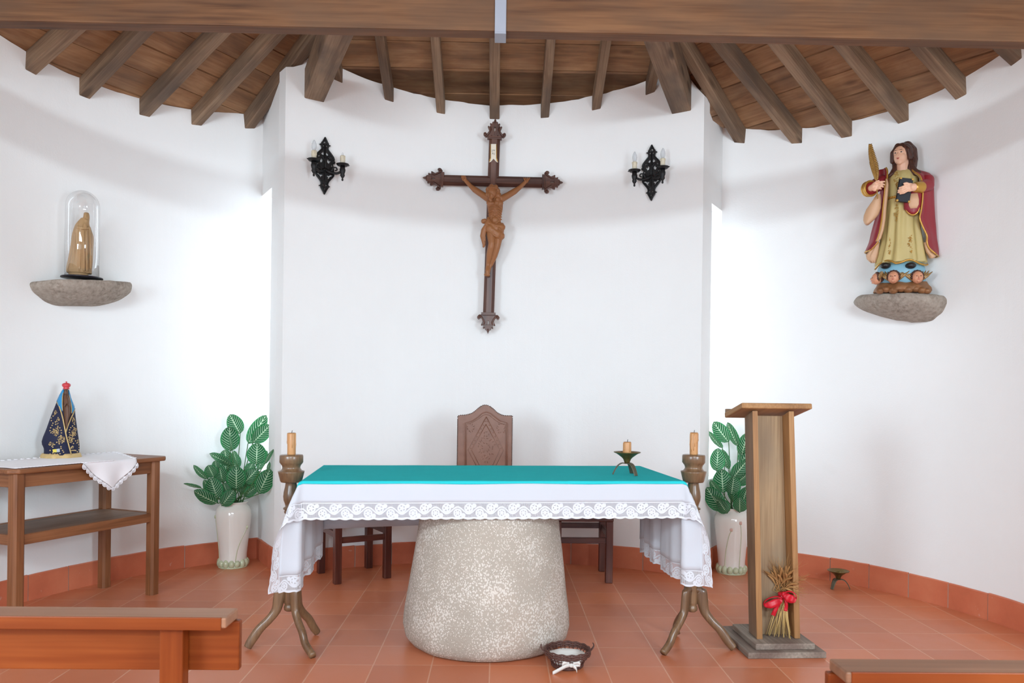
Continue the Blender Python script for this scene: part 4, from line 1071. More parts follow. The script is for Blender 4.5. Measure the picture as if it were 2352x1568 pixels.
# ------------------------------------------------------------------ vases and prayer plants
def vase(loc, rz, label, sprig):
    t = thing('vase', label, 'vase', loc, rz, 'cream ceramic vases beside the apse'); k = .001017; f = lambda r, y: (r*k, (1440-y)*k)
    m = MB(); m.lathe([(0, .004), f(104, 1436), f(106, 1400), f(107, 1340), f(115, 1250), f(127, 1150), f(137, 1065), f(140, 1020), f(136, 985), f(120, 952), f(103, 936), f(101, 928), f(112, 917), f(113, 913), f(108, 911), f(96, 926), f(96, 940), f(118, 970), f(126, 1020), f(100, 1300), (0, .12)], n=56)
    m.build('vessel', M['ceramic'], t)
    b = MB()
    for i in range(15):
        a = 2*pi*i/15; b.ell((.105*cos(a), .105*sin(a), .036), (.024, .024, .033+.004*sin(i*2)), n=12, m=9)
    b.lathe([(.100, .0), (.116, .0), (.118, .006), (.112, .012), (.100, .012)], n=40); b.build('petal_rim', M['celadon'], t, label='pale green glazed petals around the foot')
    for pts, bud in sprig:
        s = MB(); P = []
        for dx, y in pts:
            rr_ = interp([(911, 112), (936, 103), (985, 136), (1020, 140), (1065, 137), (1150, 127), (1250, 115), (1340, 107), (1440, 106)], y)[0]; a = math.asin(max(-.97, min(.97, dx/rr_)))
            P.append((rr_*k*sin(a), -rr_*k*cos(a), (1440-y)*k))
        s.tube(smooth_line(P, 4), .0034, 6); s.build('relief_stem', M['celadon'], t, label='raised green flower stem')
        p = Vector(P[-1]); b = MB(); M3 = Matrix.Rotation(.5, 3, 'Y')
        for i in range(3): b.ell((p.x+.006*(i-1), p.y-.001, p.z+.012), (.006, .006, .015), n=8, m=6)
        b.build('relief_bud', M['pink_glaze'] if bud else M['celadon'], t, label='raised flower bud')
    return t
vlp = atz(535, 1300)[:2]; vrp = Vector((1.942, 6.416))
vase((vlp[0], vlp[1], 0), atan2(-vlp[0], vlp[1])*1.0, 'cream glazed vase with plant, in the corner left of the apse', [([(18, 1385), (30, 1300), (55, 1220), (88, 1150), (100, 1125)], 0), ([(-112, 1390), (-118, 1300), (-128, 1150), (-134, 1040)], 0)])
vase((vrp[0], vrp[1], 0), atan2(-vrp[0], vrp[1]), 'cream glazed vase with plant, in the corner right of the apse behind the lectern', [([(-50, 1385), (-48, 1300), (-36, 1200), (-20, 1120), (-4, 1085)], 1), ([(60, 1390), (66, 1250), (72, 1120), (66, 1030)], 1)])
def leaf(mb, B, T, w_, y0, y1, cup=.18, bend=.1, twist=0.0):
    B = Vector((B[0], y0, B[1])); T = Vector((T[0], y1, T[1])); d = T-B; L = d.length; d.normalize()
    side = Vector((d.z, 0, -d.x)).normalized() if abs(d.x)+abs(d.z) > 1e-5 else Vector((1, 0, 0))
    nrm = side.cross(d).normalized()
    if nrm.y > 0: nrm = -nrm
    side = (side*cos(twist)+nrm*sin(twist)).normalized(); nrm = d.cross(side).normalized()
    if nrm.y > 0: nrm = -nrm
    def fn(u, v):
        x = u*2-1; hw = w_/2*(max(0.0, sin(pi*min(1, v**.92)))**.55)*(1-.06*v); 
        return B+d*(L*v)+side*(x*hw)+nrm*(-cup*w_*x*x*.5+bend*L*sin(pi*v)*.5+.012*w_*sin(v*26+x*2))
    mb.sheet(fn, 8, 14)
def plant(base, crop, mouth, leaves, label, ystem=0.0):
    F = Front(base); Q = lambda X, Y: F(crop[0]+X*crop[2], crop[1]+Y*crop[2])
    t = thing('prayer_plant', label, 'plant', tuple(F.o), F.rz, 'prayer plants in the vases'); fo, st = MB(), MB(); rr = random.Random(11)
    sc = crop[2]*F.o.y/1794
    for i, (bx, by, tx, ty, w_, dep, tw) in enumerate(leaves):
        B, T = Q(bx, by), Q(tx, ty)
        y0 = dep; y1 = dep+rr.uniform(-.03, .03)
        leaf(fo, B, T, w_*sc*1.12, y0, y1, rr.uniform(.1, .25), rr.uniform(-.05, .14), tw)
        m0 = (mouth[0]+rr.uniform(-.05, .05), rr.uniform(-.045, .045), mouth[1]-.16); m1 = (mouth[0]+(m0[0]-mouth[0])*1.1+.15*(B[0]-mouth[0]), m0[1]+.15*dep, mouth[1]+.01)
        mid = ((m1[0]*.45+B[0]*.55)+.015*rr.uniform(-1, 1), dep*.6+m1[1]*.4, m1[2]*.5+B[1]*.5+.01)
        st.tube(smooth_line([m0, m1, mid, (B[0], y0, B[1])], 4), .0036, 6)
        st.tube([(B[0], y0, B[1]), (B[0]*.6+T[0]*.4, y0*.6+y1*.4+.002, B[1]*.6+T[1]*.4)], [.003, .0014], 5)
    fo.build('foliage', M['leaf'], t, label='striped oval green leaves'); st.build('stems', M['stem'], t)
    return t
plant((vlp[0], vlp[1], .44), (380, 900, .28065), (0, .075), [
    (612, 345, 526, 185, 118, .05, .1), (676, 425, 826, 188, 112, .03, .1), (715, 415, 858, 268, 118, 0, 0), (532, 485, 524, 282, 138, .02, 0), (546, 480, 520, 350, 46, -.02, .9), (742, 592, 750, 412, 144, -.06, 0),
    (806, 565, 872, 452, 44, -.24, .9), (505, 590, 484, 474, 98, .04, 0), (540, 600, 358, 508, 78, 0, .5), (585, 600, 556, 480, 56, 0, .6), (352, 705, 234, 588, 60, -.10, .6), (398, 690, 352, 592, 100, -.06, 0), (470, 742, 444, 612, 108, -.03, .1),
    (580, 782, 580, 592, 138, -.12, 0), (668, 665, 716, 576, 80, -.02, .3), (645, 735, 752, 620, 112, -.07, .1), (758, 812, 850, 612, 130, -.18, .1), (756, 640, 832, 480, 70, .02, .5), (640, 842, 762, 756, 74, -.08, .2), (432, 893, 240, 790, 100, -.13, .3),
    (300, 770, 160, 732, 46, -.15, .9), (428, 855, 372, 684, 122, -.15, .1), (505, 808, 476, 736, 88, -.08, .2), (462, 912, 562, 782, 104, -.14, .2), (392, 850, 318, 704, 74, -.12, .4), (826, 625, 842, 555, 36, -.2, .8),
    (560, 700, 548, 570, 92, .06, .3), (700, 700, 690, 590, 84, .06, .2), (610, 830, 650, 720, 80, .03, .3), (530, 860, 510, 740, 96, .0, .1), (560, 640, 590, 520, 84, .05, .3), (690, 780, 700, 660, 100, .0, .1), (480, 700, 500, 560, 90, .04, .2), (420, 640, 408, 560, 66, .02, .3)], 'striped-leaved green plant in the left vase, tall leaves bright against the slit window')
plant((vrp[0], vrp[1], .44), (1560, 880, .42105), (0, .075), [
    (270, 322, 186, 210, 76, .02, .1), (322, 346, 262, 214, 56, .03, .5), (236, 355, 158, 262, 40, 0, .6), (205, 480, 212, 352, 76, -.02, .1), (268, 470, 232, 360, 50, .02, .6), (240, 592, 232, 462, 94, -.08, 0), (290, 520, 372, 420, 74, -.03, .2),
    (312, 545, 376, 492, 70, -.02, .3), (232, 680, 152, 556, 90, -.17, .1), (250, 665, 180, 600, 56, -.18, .5), (300, 650, 290, 540, 60, 0, .4), (345, 655, 372, 560, 70, -.05, .3), (330, 440, 420, 330, 80, .03, .2), (365, 560, 440, 450, 84, .0, .2), (370, 640, 450, 580, 80, -.04, .2), (340, 400, 376, 270, 74, .04, .2), (222, 600, 172, 520, 50, -.12, .4), (285, 600, 300, 500, 80, -.10, .1), (262, 690, 215, 620, 70, -.2, .2), (330, 690, 330, 610, 70, -.15, .2)],
    'striped-leaved green plant in the right vase, partly hidden by the lectern')
# ------------------------------------------------------------------ crucifix on the apse wall (crop scale .33159, origin 940, 260)
KX = .33159
XY_ = 6.655
def cw(X, Y, y=XY_): return aty(940+X*KX, 260+Y*KX, y)
cf = thing('crucifix', 'large dark wooden crucifix with carved figure, hanging on the apse wall', 'crucifix', tuple(cw(583, 475)))
def beam_bar(a, b, w_, th, name):
    """flat bar with broad chamfers towards the front"""
    a, b = Vector(a), Vector(b); d = (b-a).normalized(); s = Vector((d.z, 0, -d.x)); c = w_*.27
    sec = [(-w_/2, .0), (-w_/2, -th*.35), (-w_/2+c, -th), (w_/2-c, -th), (w_/2, -th*.35), (w_/2, .0)]
    m = MB(); off = random.uniform(0, 9)
    V = [p+s*u+Vector((0, v, 0)) for p in (a, b) for u, v in sec]; L = (b-a).length
    G = [(off, u+off, v) for u, v in sec]+[(off+L, u+off, v) for u, v in sec]; n = 6
    m.add(V, [tuple(range(n)), tuple(range(2*n-1, n-1, -1))]+[(i, (i+1) % n, n+(i+1) % n, n+i) for i in range(n)], G)
    return m.wbuild(name, M['cross'], cf)
WB = .093
beam_bar(cw(592, 160), cw(549, 1400), WB, .034, 'upright')
beam_bar(cw(225, 465), cw(935, 482), WB-.004, .031, 'crossbar')
fin = [(-38, 0), (-48, 6), (-52, 14), (-62, 12), (-72, 20), (-78, 30), (-76, 42), (-66, 48), (-58, 42), (-52, 36), (-46, 40), (-42, 50), (-40, 62), (-46, 74), (-50, 86), (-42, 90), (-38, 84), (-32, 94), (-36, 106), (-30, 110), (-22, 104), (-20, 116), (-14, 122), (-9, 120), (-7, 132), (0, 144)]
fin = fin+[(-x, y) for x, y in reversed(fin[:-1])]
def finial(c, d):
    c = Vector(c); d = Vector(d).normalized(); s = Vector((d.z, 0, -d.x)); k = KX*6.655/1794
    B3 = Matrix((s, (0, 1, 0), d)).transposed(); m = MB()
    holes = [[(8*cos(a)*.7, 68+15*sin(a)) for a in [2*pi*i/10 for i in range(10)]]]
    m.prism([(x*k, y*k) for x, y in fin], .024, [[(x*k, y*k) for x, y in h] for h in holes], B3, c+Vector((0, -.026, 0)))
    def loc(x, y, z): return c+s*(x*k)+d*(y*k)+Vector((0, z, 0))
    for x in (-1, 1):
        m.ell(loc(x*66, 30, -.026), (.012, .009, .012), n=10, m=7); m.ell(loc(x*44, 84, -.026), (.007, .007, .007), n=8, m=6); m.ell(loc(x*28, 104, -.026), (.006, .006, .006), n=8, m=6)
        m.tube([loc(x*62, 16, -.027), loc(x*50, 26, -.032), loc(x*36, 48, -.034), loc(x*26, 66, -.032), loc(x*30, 84, -.028)], [.006, .008, .008, .007, .004], 8)
    m.ell(loc(0, 120, -.026), (.007, .008, .014), n=8, m=6)
    m.bar(loc(-50, 6, -.018), loc(50, 6, -.018), .040, .020, tuple(d)); m.bar(loc(-42, 14, -.020), loc(42, 14, -.020), .046, .010, tuple(d))
    m.wbuild('finial', M['cross'], cf, bevel=.003)
finial(cw(591, 186), cw(591, 50)-cw(586, 186)); finial(cw(549, 1384), cw(545, 1520)-cw(549, 1384))
finial(cw(238, 465), cw(98, 450)-cw(238, 465)); finial(cw(921, 481), cw(1057, 484)-cw(921, 481))
m = MB(); pl = [(-22, 0), (22, 0), (22, 100), (30, 120), (30, 128), (18, 122), (6, 108), (0, 102), (-6, 108), (-18, 122), (-30, 128), (-30, 120), (-22, 100)]
k = KX*6.655/1794; c0 = cw(584, 222)-Vector((0, .036, 0)); tilt = Matrix.Rotation(-.012, 3, 'Y')
m.prism([(x*k, -y*k) for x, y in pl], .005, M=tilt, o=c0)
pq = m.wbuild('title_plaque', M['ivory'], cf, bevel=.001, label='ivory scroll plaque with letters')
m = MB()
for s in (-1, 1): m.tube([c0+tilt @ Vector((s*21*k, -.001, -2*k)), c0+tilt @ Vector((s*21*k, -.002, -100*k)), c0+tilt @ Vector((s*28*k, -.003, -122*k))], .004, 8)
g_ = m.build('gilt_edge', M['gold'], pq); g_.location = -cf.location
def letters(txt, loc, size, mat, parent, rx=pi/2, th=.0004):
    cu = bpy.data.curves.new('lettering', 'FONT'); cu.body = txt; cu.size = size; cu.extrude = th; cu.align_x = 'CENTER'; cu.space_line = 1.25
    o = bpy.data.objects.new('lettering', cu); COL.objects.link(o); dg = bpy.context.evaluated_depsgraph_get()
    me = bpy.data.meshes.new_from_object(o.evaluated_get(dg)); bpy.data.objects.remove(o)
    me.name = 'lettering'; me.materials.clear(); me.materials.append(mat)
    o = bpy.data.objects.new('lettering', me); COL.objects.link(o); o.parent = parent; o.location = loc; o.rotation_euler = (rx, 0, 0); return o
lt = letters('J.N\nR.J', c0+Vector((0, -.0008, -50*k))-cf.location, .021, M['ink'], pq); lt['label'] = 'black letters J.N R.J'

# the carved figure
def fp_(X, Y, dep): return cw(X, Y, XY_-.034-dep)
bd = MB()
def ch_(pts):                                            # chain of tapered limbs through (X, Y, depth, radius in crop px)
    kk = KX*6.6/1794
    for (x0, y0, d0, r0), (x1, y1, d1, r1) in zip(pts, pts[1:]): bd.cap(fp_(x0, y0, d0), fp_(x1, y1, d1), r0*kk, r1*kk, 14)
def el_(X, Y, dep, a, b, c, rot=0):
    kk = KX*6.6/1794; bd.ell(fp_(X, Y, dep), (a*kk, c*kk, b*kk), Matrix.Rotation(rot, 3, 'Y'), 18, 12)
ch_([(386, 462, .004, 13), (425, 505, .010, 15), (455, 530, .016, 21), (500, 560, .028, 22), (545, 590, .04, 25)])          # left arm of the picture
ch_([(806, 475, .004, 13), (765, 515, .010, 15), (730, 540, .016, 21), (685, 568, .028, 22), (640, 592, .04, 25)])
for hx, hy, s in ((378, 455, -1), (813, 468, 1)):        # palms and curled fingers
    el_(hx, hy, .006, 14, 16, 7, s*.5)
    for i in range(4):
        a = radians(100+s*(10-i*16)); b = (hx+(-15+10*i), hy-8); 
        ch_([(b[0], b[1], .006, 4.6), (b[0]+11*cos(a), b[1]-12, .012, 4.2), (b[0]+9*cos(a), b[1]-10+6, .022, 3.6)])
    ch_([(hx+s*6, hy+8, .008, 5), (hx-s*8, hy+4, .018, 4.4), (hx-s*14, hy-6, .022, 3.8)])
rg = []
for y, xl, xr, hd in smooth_line([(574, 552, 634, .020), (592, 541, 646, .030), (620, 537, 650, .037), (660, 543, 648, .037), (700, 550, 640, .033), (735, 548, 632, .034), (770, 540, 640, .036), (800, 540, 642, .034)], 3) if False else [(574, 556, 630, .020), (590, 543, 646, .030), (620, 537, 650, .037), (660, 543, 648, .037), (700, 550, 640, .033), (735, 548, 632, .034), (770, 540, 640, .036), (800, 545, 640, .034)]:
    a_, b_ = fp_(xl, y, .030), fp_(xr, y, .030); c_ = (a_+b_)/2; hw_ = (b_.x-a_.x)/2
    rg.append([c_+Vector((hw_*cos(t), -hd*sin(t), 0)) for t in [2*pi*i/28 for i in range(28)]])
bd.loft(rg[::-1])                              # trunk
el_(564, 622, .058, 30, 22, 15, .15); el_(622, 624, .058, 30, 22, 15, -.15)
el_(553, 590, .036, 28, 24, 24); el_(634, 594, .036, 28, 24, 24)
for i in range(6):                                       # ribs
    for s in (-1, 1):
        y = 625+i*17; ch_([(594+s*7, y+8, .072-.003*i, 4), (594+s*26, y+14, .069-.003*i, 5), (594+s*44, y+26, .052-.003*i, 4.5)])
el_(593, 738, .060, 22, 24, 14)
for y in (676, 694, 712):
    for s in (-1, 1): el_(594+s*11, y, .060, 9, 7, 8)
ch_([(600, 590, .05, 21), (592, 560, .058, 19)])                                                                            # neck, head bowed to the left
el_(574, 548, .072, 33, 40, 36, -.25); el_(566, 568, .090, 22, 27, 20, -.3)
ch_([(560, 560, .108, 4.5), (556, 572, .114, 6)]); ch_([(556, 592, .096, 9), (566, 604, .092, 11)])                        # nose, beard
for s in (-1, 1): el_(562+s*11, 556, .104, 7, 3.5, 4)
for i, (x, y) in enumerate(((548, 530), (570, 512), (598, 516), (612, 540), (616, 570), (612, 598), (546, 560), (606, 620))): el_(x, y, .066, 19, 22, 20)
for i in range(14):                                      # twisted crown and hair strands
    a = 2*pi*i/14; el_(578+36*cos(a), 528+15*sin(a)+6*cos(a), .080-.03*sin(a) if sin(a) < 0 else .086, 9, 6, 8)
for x, y0, y1 in ((604, 560, 640), (618, 555, 625), (626, 560, 600)): ch_([(x, y0, .066, 10), (x+4, (y0+y1)/2, .064, 9), (x-2, y1, .060, 5)])
ch_([(566, 790, .034, 40), (570, 850, .052, 32), (572, 900, .070, 24), (566, 930, .066, 23), (556, 980, .046, 22), (546, 1040, .024, 14), (543, 1066, .022, 13)])    # left leg of the picture
ch_([(622, 790, .034, 38), (620, 850, .046, 31), (614, 900, .058, 23), (608, 930, .052, 22), (592, 985, .032, 20), (570, 1045, .012, 13), (556, 1066, .012, 12)])
ch_([(543, 1064, .024, 14), (542, 1095, .036, 16), (544, 1118, .040, 13)]); ch_([(556, 1064, .010, 13), (546, 1100, .016, 15), (530, 1118, .018, 12)])
for i in range(5): ch_([(532+i*6, 1116, .042, 4.2), (531+i*6.4, 1126, .042, 3.4)])
el_(568, 905, .084, 13, 15, 10); el_(612, 905, .072, 12, 14, 9)
bd.wbuild('carved_figure', M['carved'], cf, remesh=.0025, smooth_it=1, label='light brown carved figure with outstretched arms and bowed head')
lc = MB(); kk = KX*6.6/1794                              # loincloth with knot and hanging tail
bd = lc
ch_([(556, 770, .050, 30), (600, 800, .062, 30), (640, 790, .050, 26)]); ch_([(560, 800, .060, 34), (610, 840, .062, 34), (632, 850, .052, 30)])
for x0, y0, x1, y1 in ((536, 768, 610, 826), (540, 786, 624, 856), (552, 812, 636, 872), (566, 764, 640, 780), (560, 830, 600, 800), (600, 862, 642, 826), (606, 778, 640, 812)):
    ch_([(x0, y0, .080, 6), ((x0+x1)/2, (y0+y1)/2+6, .094, 8), (x1, y1, .076, 6)])
ch_([(548, 742, .062, 15), (536, 770, .068, 16)]); ch_([(524, 742, .058, 13), (514, 748, .05, 17)]); ch_([(548, 726, .06, 9), (540, 752, .07, 10)])
ch_([(534, 772, .060, 12), (518, 810, .052, 20), (510, 850, .046, 20), (514, 880, .042, 15), (518, 912, .040, 10), (514, 924, .038, 7)])
ch_([(528, 790, .066, 6), (506, 830, .060, 7), (504, 870, .052, 7), (522, 900, .048, 6)]); ch_([(530, 800, .064, 6), (522, 850, .060, 6), (526, 880, .052, 5)])
ch_([(644, 770, .04, 12), (640, 830, .046, 14), (632, 850, .046, 12)])
lc.wbuild('loincloth', M['carved'], cf, remesh=.0026, smooth_it=1)

# ------------------------------------------------------------------ black iron wall lamps (crop scale .10842, drawn about the axis x = 625)
def sconce(px, py, label, broken, flip):
    p = atarc(px, py, CC); nv = Vector((p.x-CC[0], p.y-CC[1], 0)).normalized(); F = Front(p-nv*.012, nv)
    t = thing('wall_lamp', label, 'wall lamp', tuple(F.o), F.rz, 'black iron wall lamps'); k = .10842*6.45/1794
    half = [(0, 600), (-14, 590), (-22, 560), (-52, 512), (-78, 478), (-86, 450), (-88, 438), (-106, 446), (-120, 428), (-108, 420), (-88, 414), (-76, 372), (-80, 340), (-104, 318), (-150, 268), (-196, 210), (-214, 160), (-206, 130), (-222, 108), (-222, 84), (-202, 66), (-180, 66), (-178, 30), (-196, 0), (-200, -60), (-206, -120), (-208, -180), (-190, -210), (-150, -260), (-104, -316), (-84, -350), (-80, -384), (-92, -404), (-122, -420), (-106, -434), (-90, -432), (-84, -458), (-62, -496), (-30, -548), (-18, -580), (0, -600)]
    outl = half+[(-x, y) for x, y in reversed(half[1:-1])]
    def circ(x, y, rx, ry=None): ry = ry or rx; return [(x+rx*cos(2*pi*i/10), y+ry*sin(2*pi*i/10)) for i in range(10)]
    hs = [[(0, 512), (-34, 474), (-22, 452), (-10, 470), (0, 486), (10, 470), (22, 452), (34, 474)], [(0, -446), (-28, -470), (-14, -480), (0, -466), (14, -480), (28, -470), (0, -506)][:7]]
    hs[1] = [(-28, -456), (-12, -472), (0, -462), (12, -472), (28, -456), (0, -496)]
    H1 = [circ(-33, 412, 17), circ(-30, 345, 11), [(-28, 300), (-22, 232), (-44, 214), (-80, 236), (-62, 262)], [(-102, 206), (-142, 192), (-140, 168), (-116, 180), (-98, 170)], [(-72, 162), (-46, 118), (-52, 76), (-88, 50), (-104, 88), (-136, 118), (-104, 122), (-90, 104)],
          circ(-150, 20, 14, 22), circ(-96, -112, 12), [(-148, -196), (-166, -176), (-130, -166), (-98, -196), (-44, -190), (-48, -214), (-74, -230), (-60, -268), (-96, -250), (-110, -214)], circ(-34, -330, 9, 13), circ(-36, -402, 17, 14)]
    for h in H1: hs += [h, [(-x, y) for x, y in h]]
    m = MB(); m.prism([(x*k, y*k) for x, y in outl], .010, [[(x*k, y*k) for x, y in h] for h in hs], o=(0, -.012, 0))
    for s in (-1, 1):                                    # raised scrolls on the plate
        for L in ([(0, 580), (s*54, 480), (s*60, 400), (s*66, 340), (s*150, 240), (s*190, 150), (s*170, 90)], [(0, -580), (s*54, -470), (s*60, -380), (s*100, -290), (s*180, -200), (s*184, -120), (s*150, -60)], [(0, 60), (s*26, 140), (s*78, 190), (s*104, 150)], [(0, -60), (s*40, -130), (s*110, -150), (s*140, -120)]):
            m.tube(smooth_line([(x*k, -.013, y*k) for x, y in L], 3), .006, 7)
    m.tube([(0, -.014, 430*k), (0, -.018, 100*k), (0, -.018, -300*k)], [.004, .007, .004], 8)
    m.build('back_plate', M['iron'], t)
    for s, ex, ez in ((-1, -.118, -.002), (1, .118, -.002)):
        a = MB(); yE = -.098
        a.tube(smooth_line([(0, -.016, -.030), (s*.030, -.040, -.052), (s*.072, -.075, -.066), (s*.104, yE+.006, -.052), (ex, yE, -.034)], 5), [.014]*6+[.010]*15, 9)
        a.tube(smooth_line([(s*.040, -.050, -.050), (s*.052, -.062, -.022), (s*.074, -.070, -.018), (s*.080, -.074, -.036), (s*.064, -.070, -.044)], 4), .0055, 7)
        a.lathe([(0, -.112), (.007, -.108), (.008, -.096), (.005, -.090), (.012, -.080), (.019, -.068), (.016, -.052), (.021, -.040), (.024, -.022), (.020, -.006), (.020, .006), (0, .006)], (ex, yE, ez-.012), 20)
        a.build('arm', M['iron'], t)
        d = MB(); d.lathe([(0, -.004), (.022, -.004), (.040, -.001), (.050, .010), (.0515, .013), (.048, .012), (.036, .003), (0, .003)], (ex, yE, ez), 28)
        d.add([(ex+s*.046, yE-.008, ez+.009), (ex+s*.046, yE+.008, ez+.009), (ex+s*.062, yE, ez+.013), (ex+s*.050, yE, ez+.002)], [(0, 1, 2), (0, 2, 3), (1, 3, 2), (0, 3, 1)]); d.build('drip_pan', M['iron'], t)
        c = MB(); c.lathe([(.0195, .003), (.0195, .078), (.0175, .081), (0, .081)], (ex, yE, ez), 20)
        for i in range(6):
            q = 2*pi*i/6+.4; c.tube([(ex+.0195*cos(q), yE+.0195*sin(q), ez+.079), (ex+.0203*cos(q), yE+.0203*sin(q), ez+.062-.010*(i % 3))], [.003, .0024], 6)
        c.build('candle_sleeve', M['sleeve'], t)
        if broken and s == 1:
            f = MB()
            for dx in (-.005, .004): f.tube([(ex+dx, yE, ez+.080), (ex+dx*1.4, yE, ez+.094), (ex+dx*.5, yE, ez+.106)], .0009, 5)
            f.lathe([(0, .081), (.009, .081), (.008, .086), (0, .087)], (ex, yE, ez), 14); f.build('broken_bulb_stem', M['steel'], t, label='bare stem of a missing bulb')
        else:
            f = MB(); f.lathe([(.010, .081), (.014, .088), (.019, .104), (.0205, .118), (.018, .136), (.011, .154), (.004, .165), (0, .167)], (ex, yE, ez), 24); b_ = f.build('bulb', M['bulb'], t, label='clear candle-shaped bulb')
            g = MB()
            for dx in (-.003, .003): g.tube([(ex+dx, yE, ez+.082), (ex+dx*1.2, yE, ez+.104), (ex, yE, ez+.122)], .0008, 5)
            g.build('filament', M['steel'], b_)
    return t
sconce(744, 382, 'black iron wall lamp left of the crucifix, its right bulb missing', True, 0)
sconce(1498, 398, 'black iron wall lamp right of the crucifix with both bulbs', False, 0)
# ------------------------------------------------------------------ right bracket and the painted saint (crop scale .28692, origin 1900, 310)
bkr, FR_, QR_ = bracket((2072, 690), (1968, 690), (2172, 690), (1900, 310, .28692, RC),
    [(1292, 325, 950, .285), (1312, 300, 970, .295), (1345, 280, 976, .29), (1380, 300, 962, .27), (1420, 365, 936, .22), (1455, 460, 890, .15), (1485, 570, 850, .09), (1500, 680, 800, .05)], .3, 'half-round granite bracket in the right wall, carrying the red-cloaked saint')
KS = .28692
zt_r = FR_.o.z+QR_(600, 1292)[1]
w0 = atarc(1900+600*KS, 310+1280*KS, RC); sbp = Vector((w0.x*.970, w0.y*.970, zt_r+.004)); S6 = Front(sbp)
LEAN = .0125
def q6(X, Y):
    x, z = S6(1900+X*KS, 310+Y*KS); return (x, z-Z6)
Z6 = 0; Z6 = q6(600, 1284)[1]
m6 = KS*S6.o.length/1794*.98
sa = thing('saint_statue', 'painted statue of a saint in red cloak with palm and book, on a bracket', 'statue', tuple(S6.o), S6.rz)
D6 = Vector((S6.o.x, S6.o.y)).length
def P6(X, Y, y):                                         # picture point at depth y in front of the statue's axis
    x, z = q6(X, Y); k = (D6+y)/D6; e = EYE-S6.o.z+Z6; return Vector((x*k, y, e+(z-e)*k))
m = MB(); rows_loft(m, q6, [(1215, 400, 800, .10), (1240, 390, 815, .125), (1262, 374, 836, .135), (1286, 366, 840, .138)], 60, .05, 8)
for X, Y, r in ((420, 1268, 22), (470, 1256, 22), (530, 1262, 26), (590, 1252, 24), (650, 1258, 26), (710, 1254, 22), (760, 1264, 24), (800, 1270, 20)): p = P6(X, Y, -.10); m.ell(p, (r*m6*1.3, .035, r*m6), n=14, m=9)
m.build('cloud_base', M['earth'], sa, label='brown and gold cloud base')
m = MB(); p = P6(600, 1140, 0)
rows_loft(m, q6, [(1045, 440, 740, .08), (1080, 412, 772, .115), (1120, 398, 788, .128), (1170, 396, 794, .128), (1215, 420, 784, .112), (1235, 450, 760, .09)], 56, .02, 6); m.build('blue_globe', M['globe'], sa, label='pale blue cloud globe under the robe')
def cherub(X, Y, r, yd, turn):
    m = MB(); p = P6(X, Y, yd); r *= m6; R = Matrix.Rotation(turn, 3, 'Z'); d = R @ Vector((0, -1, 0)); s = R @ Vector((1, 0, 0)); u = Vector((0, 0, 1))
    m.ell(p, (r*.92, r*.9, r*1.08), n=18, m=12); m.ell(p+d*r*.45-u*r*.35+s*r*.35, (r*.32, r*.3, r*.3), n=10, m=7); m.ell(p+d*r*.45-u*r*.35-s*r*.35, (r*.32, r*.3, r*.3), n=10, m=7)
    m.cap(p+d*r*.88+u*r*.06, p+d*r*1.04-u*r*.14, r*.09, r*.13, 8); m.ell(p+d*r*.66-u*r*.72, (r*.26, r*.24, r*.2), n=10, m=7)
    h = m.build('cherub_head', M['cherub_skin'], sa, remesh=.0028, smooth_it=1, label='winged cherub head')
    for q in (-1, 1): e = MB(); e.ell(p+d*r*.84+s*q*r*.32+u*r*.14, (r*.13, r*.06, r*.07), n=8, m=6); e.build('eye', M['eye'], h)
    e = MB(); e.ell(p+d*r*.90-u*r*.42, (r*.2, r*.07, r*.06), n=8, m=6); e.build('lips', M['lips'], h)
    e = MB()
    for i in range(9):
        a = pi*(-.05+1.1*i/8); e.ell(p+s*cos(a)*r*.86+u*(sin(a)*r*.95+r*.08)-d*r*.06, (r*.30, r*.42, r*.30), n=10, m=7)
    e.ell(p-d*r*.35+u*r*.2, (r*1.0, r*.8, r*1.0), n=14, m=9); e.build('hair', M['hair'], h)
    for q in (-1, 1):
        w_ = MB()
        for i in range(5):
            a = .75+.22*i; b = p+s*q*r*.62-d*r*.1-u*r*.55; L = r*(2.5-.22*i)
            t_ = b+s*q*cos(a)*L+u*sin(a)*L*.9-d*r*.15
            w_.tube([b, (b+t_)/2-d*r*-.08, t_], [r*.16, r*.26, r*.05], 8, flat=.5, up=(0, -1, 0))
        w_.build('wing', M['wing'], h)
cherub(395, 1172, 37, -.088, -1.2); cherub(530, 1160, 39, -.128, -.1); cherub(722, 1160, 39, -.116, .25)
m = MB()
rows = [(285, 566, 652, .040, .1), (310, 545, 680, .055, .2), (335, 505, 715, .072, .3), (380, 478, 735, .085, .4), (450, 466, 735, .092, .5), (545, 466, 722, .094, .5), (600, 462, 728, .098, .7), (700, 448, 742, .105, 1), (800, 436, 752, .112, 1.1), (900, 422, 772, .120, 1.2), (980, 404, 788, .128, 1.3), (1040, 388, 800, .134, 1.3), (1066, 382, 804, .136, 1.3)]
rr6 = rows_loft(m, q6, rows, 132, .052, 11, 2)
m.build('robe', M['robe'], sa, label='olive gold robe in long pleats')
def surf6(X, Y, lift=.002):
    xl, xr, d = interp([(r[0], r[1], r[2], r[3]) for r in rows], Y)[:3]; x, z = q6(X, Y); a, b = q6(xl, Y)[0], q6(xr, Y)[0]
    u = max(-.98, min(.98, (x-(a+b)/2)/((b-a)/2))); return Vector((x, -d*sqrt(1-u*u)*1.035-lift, z))
hem = MB(); P = smooth_line([(384, 1100, 0), (420, 1070, 0), (470, 1048, 0), (510, 1052, 0), (550, 1072, 0), (600, 1062, 0), (640, 1046, 0), (680, 1046, 0), (730, 1066, 0), (780, 1074, 0), (804, 1062, 0)], 3)
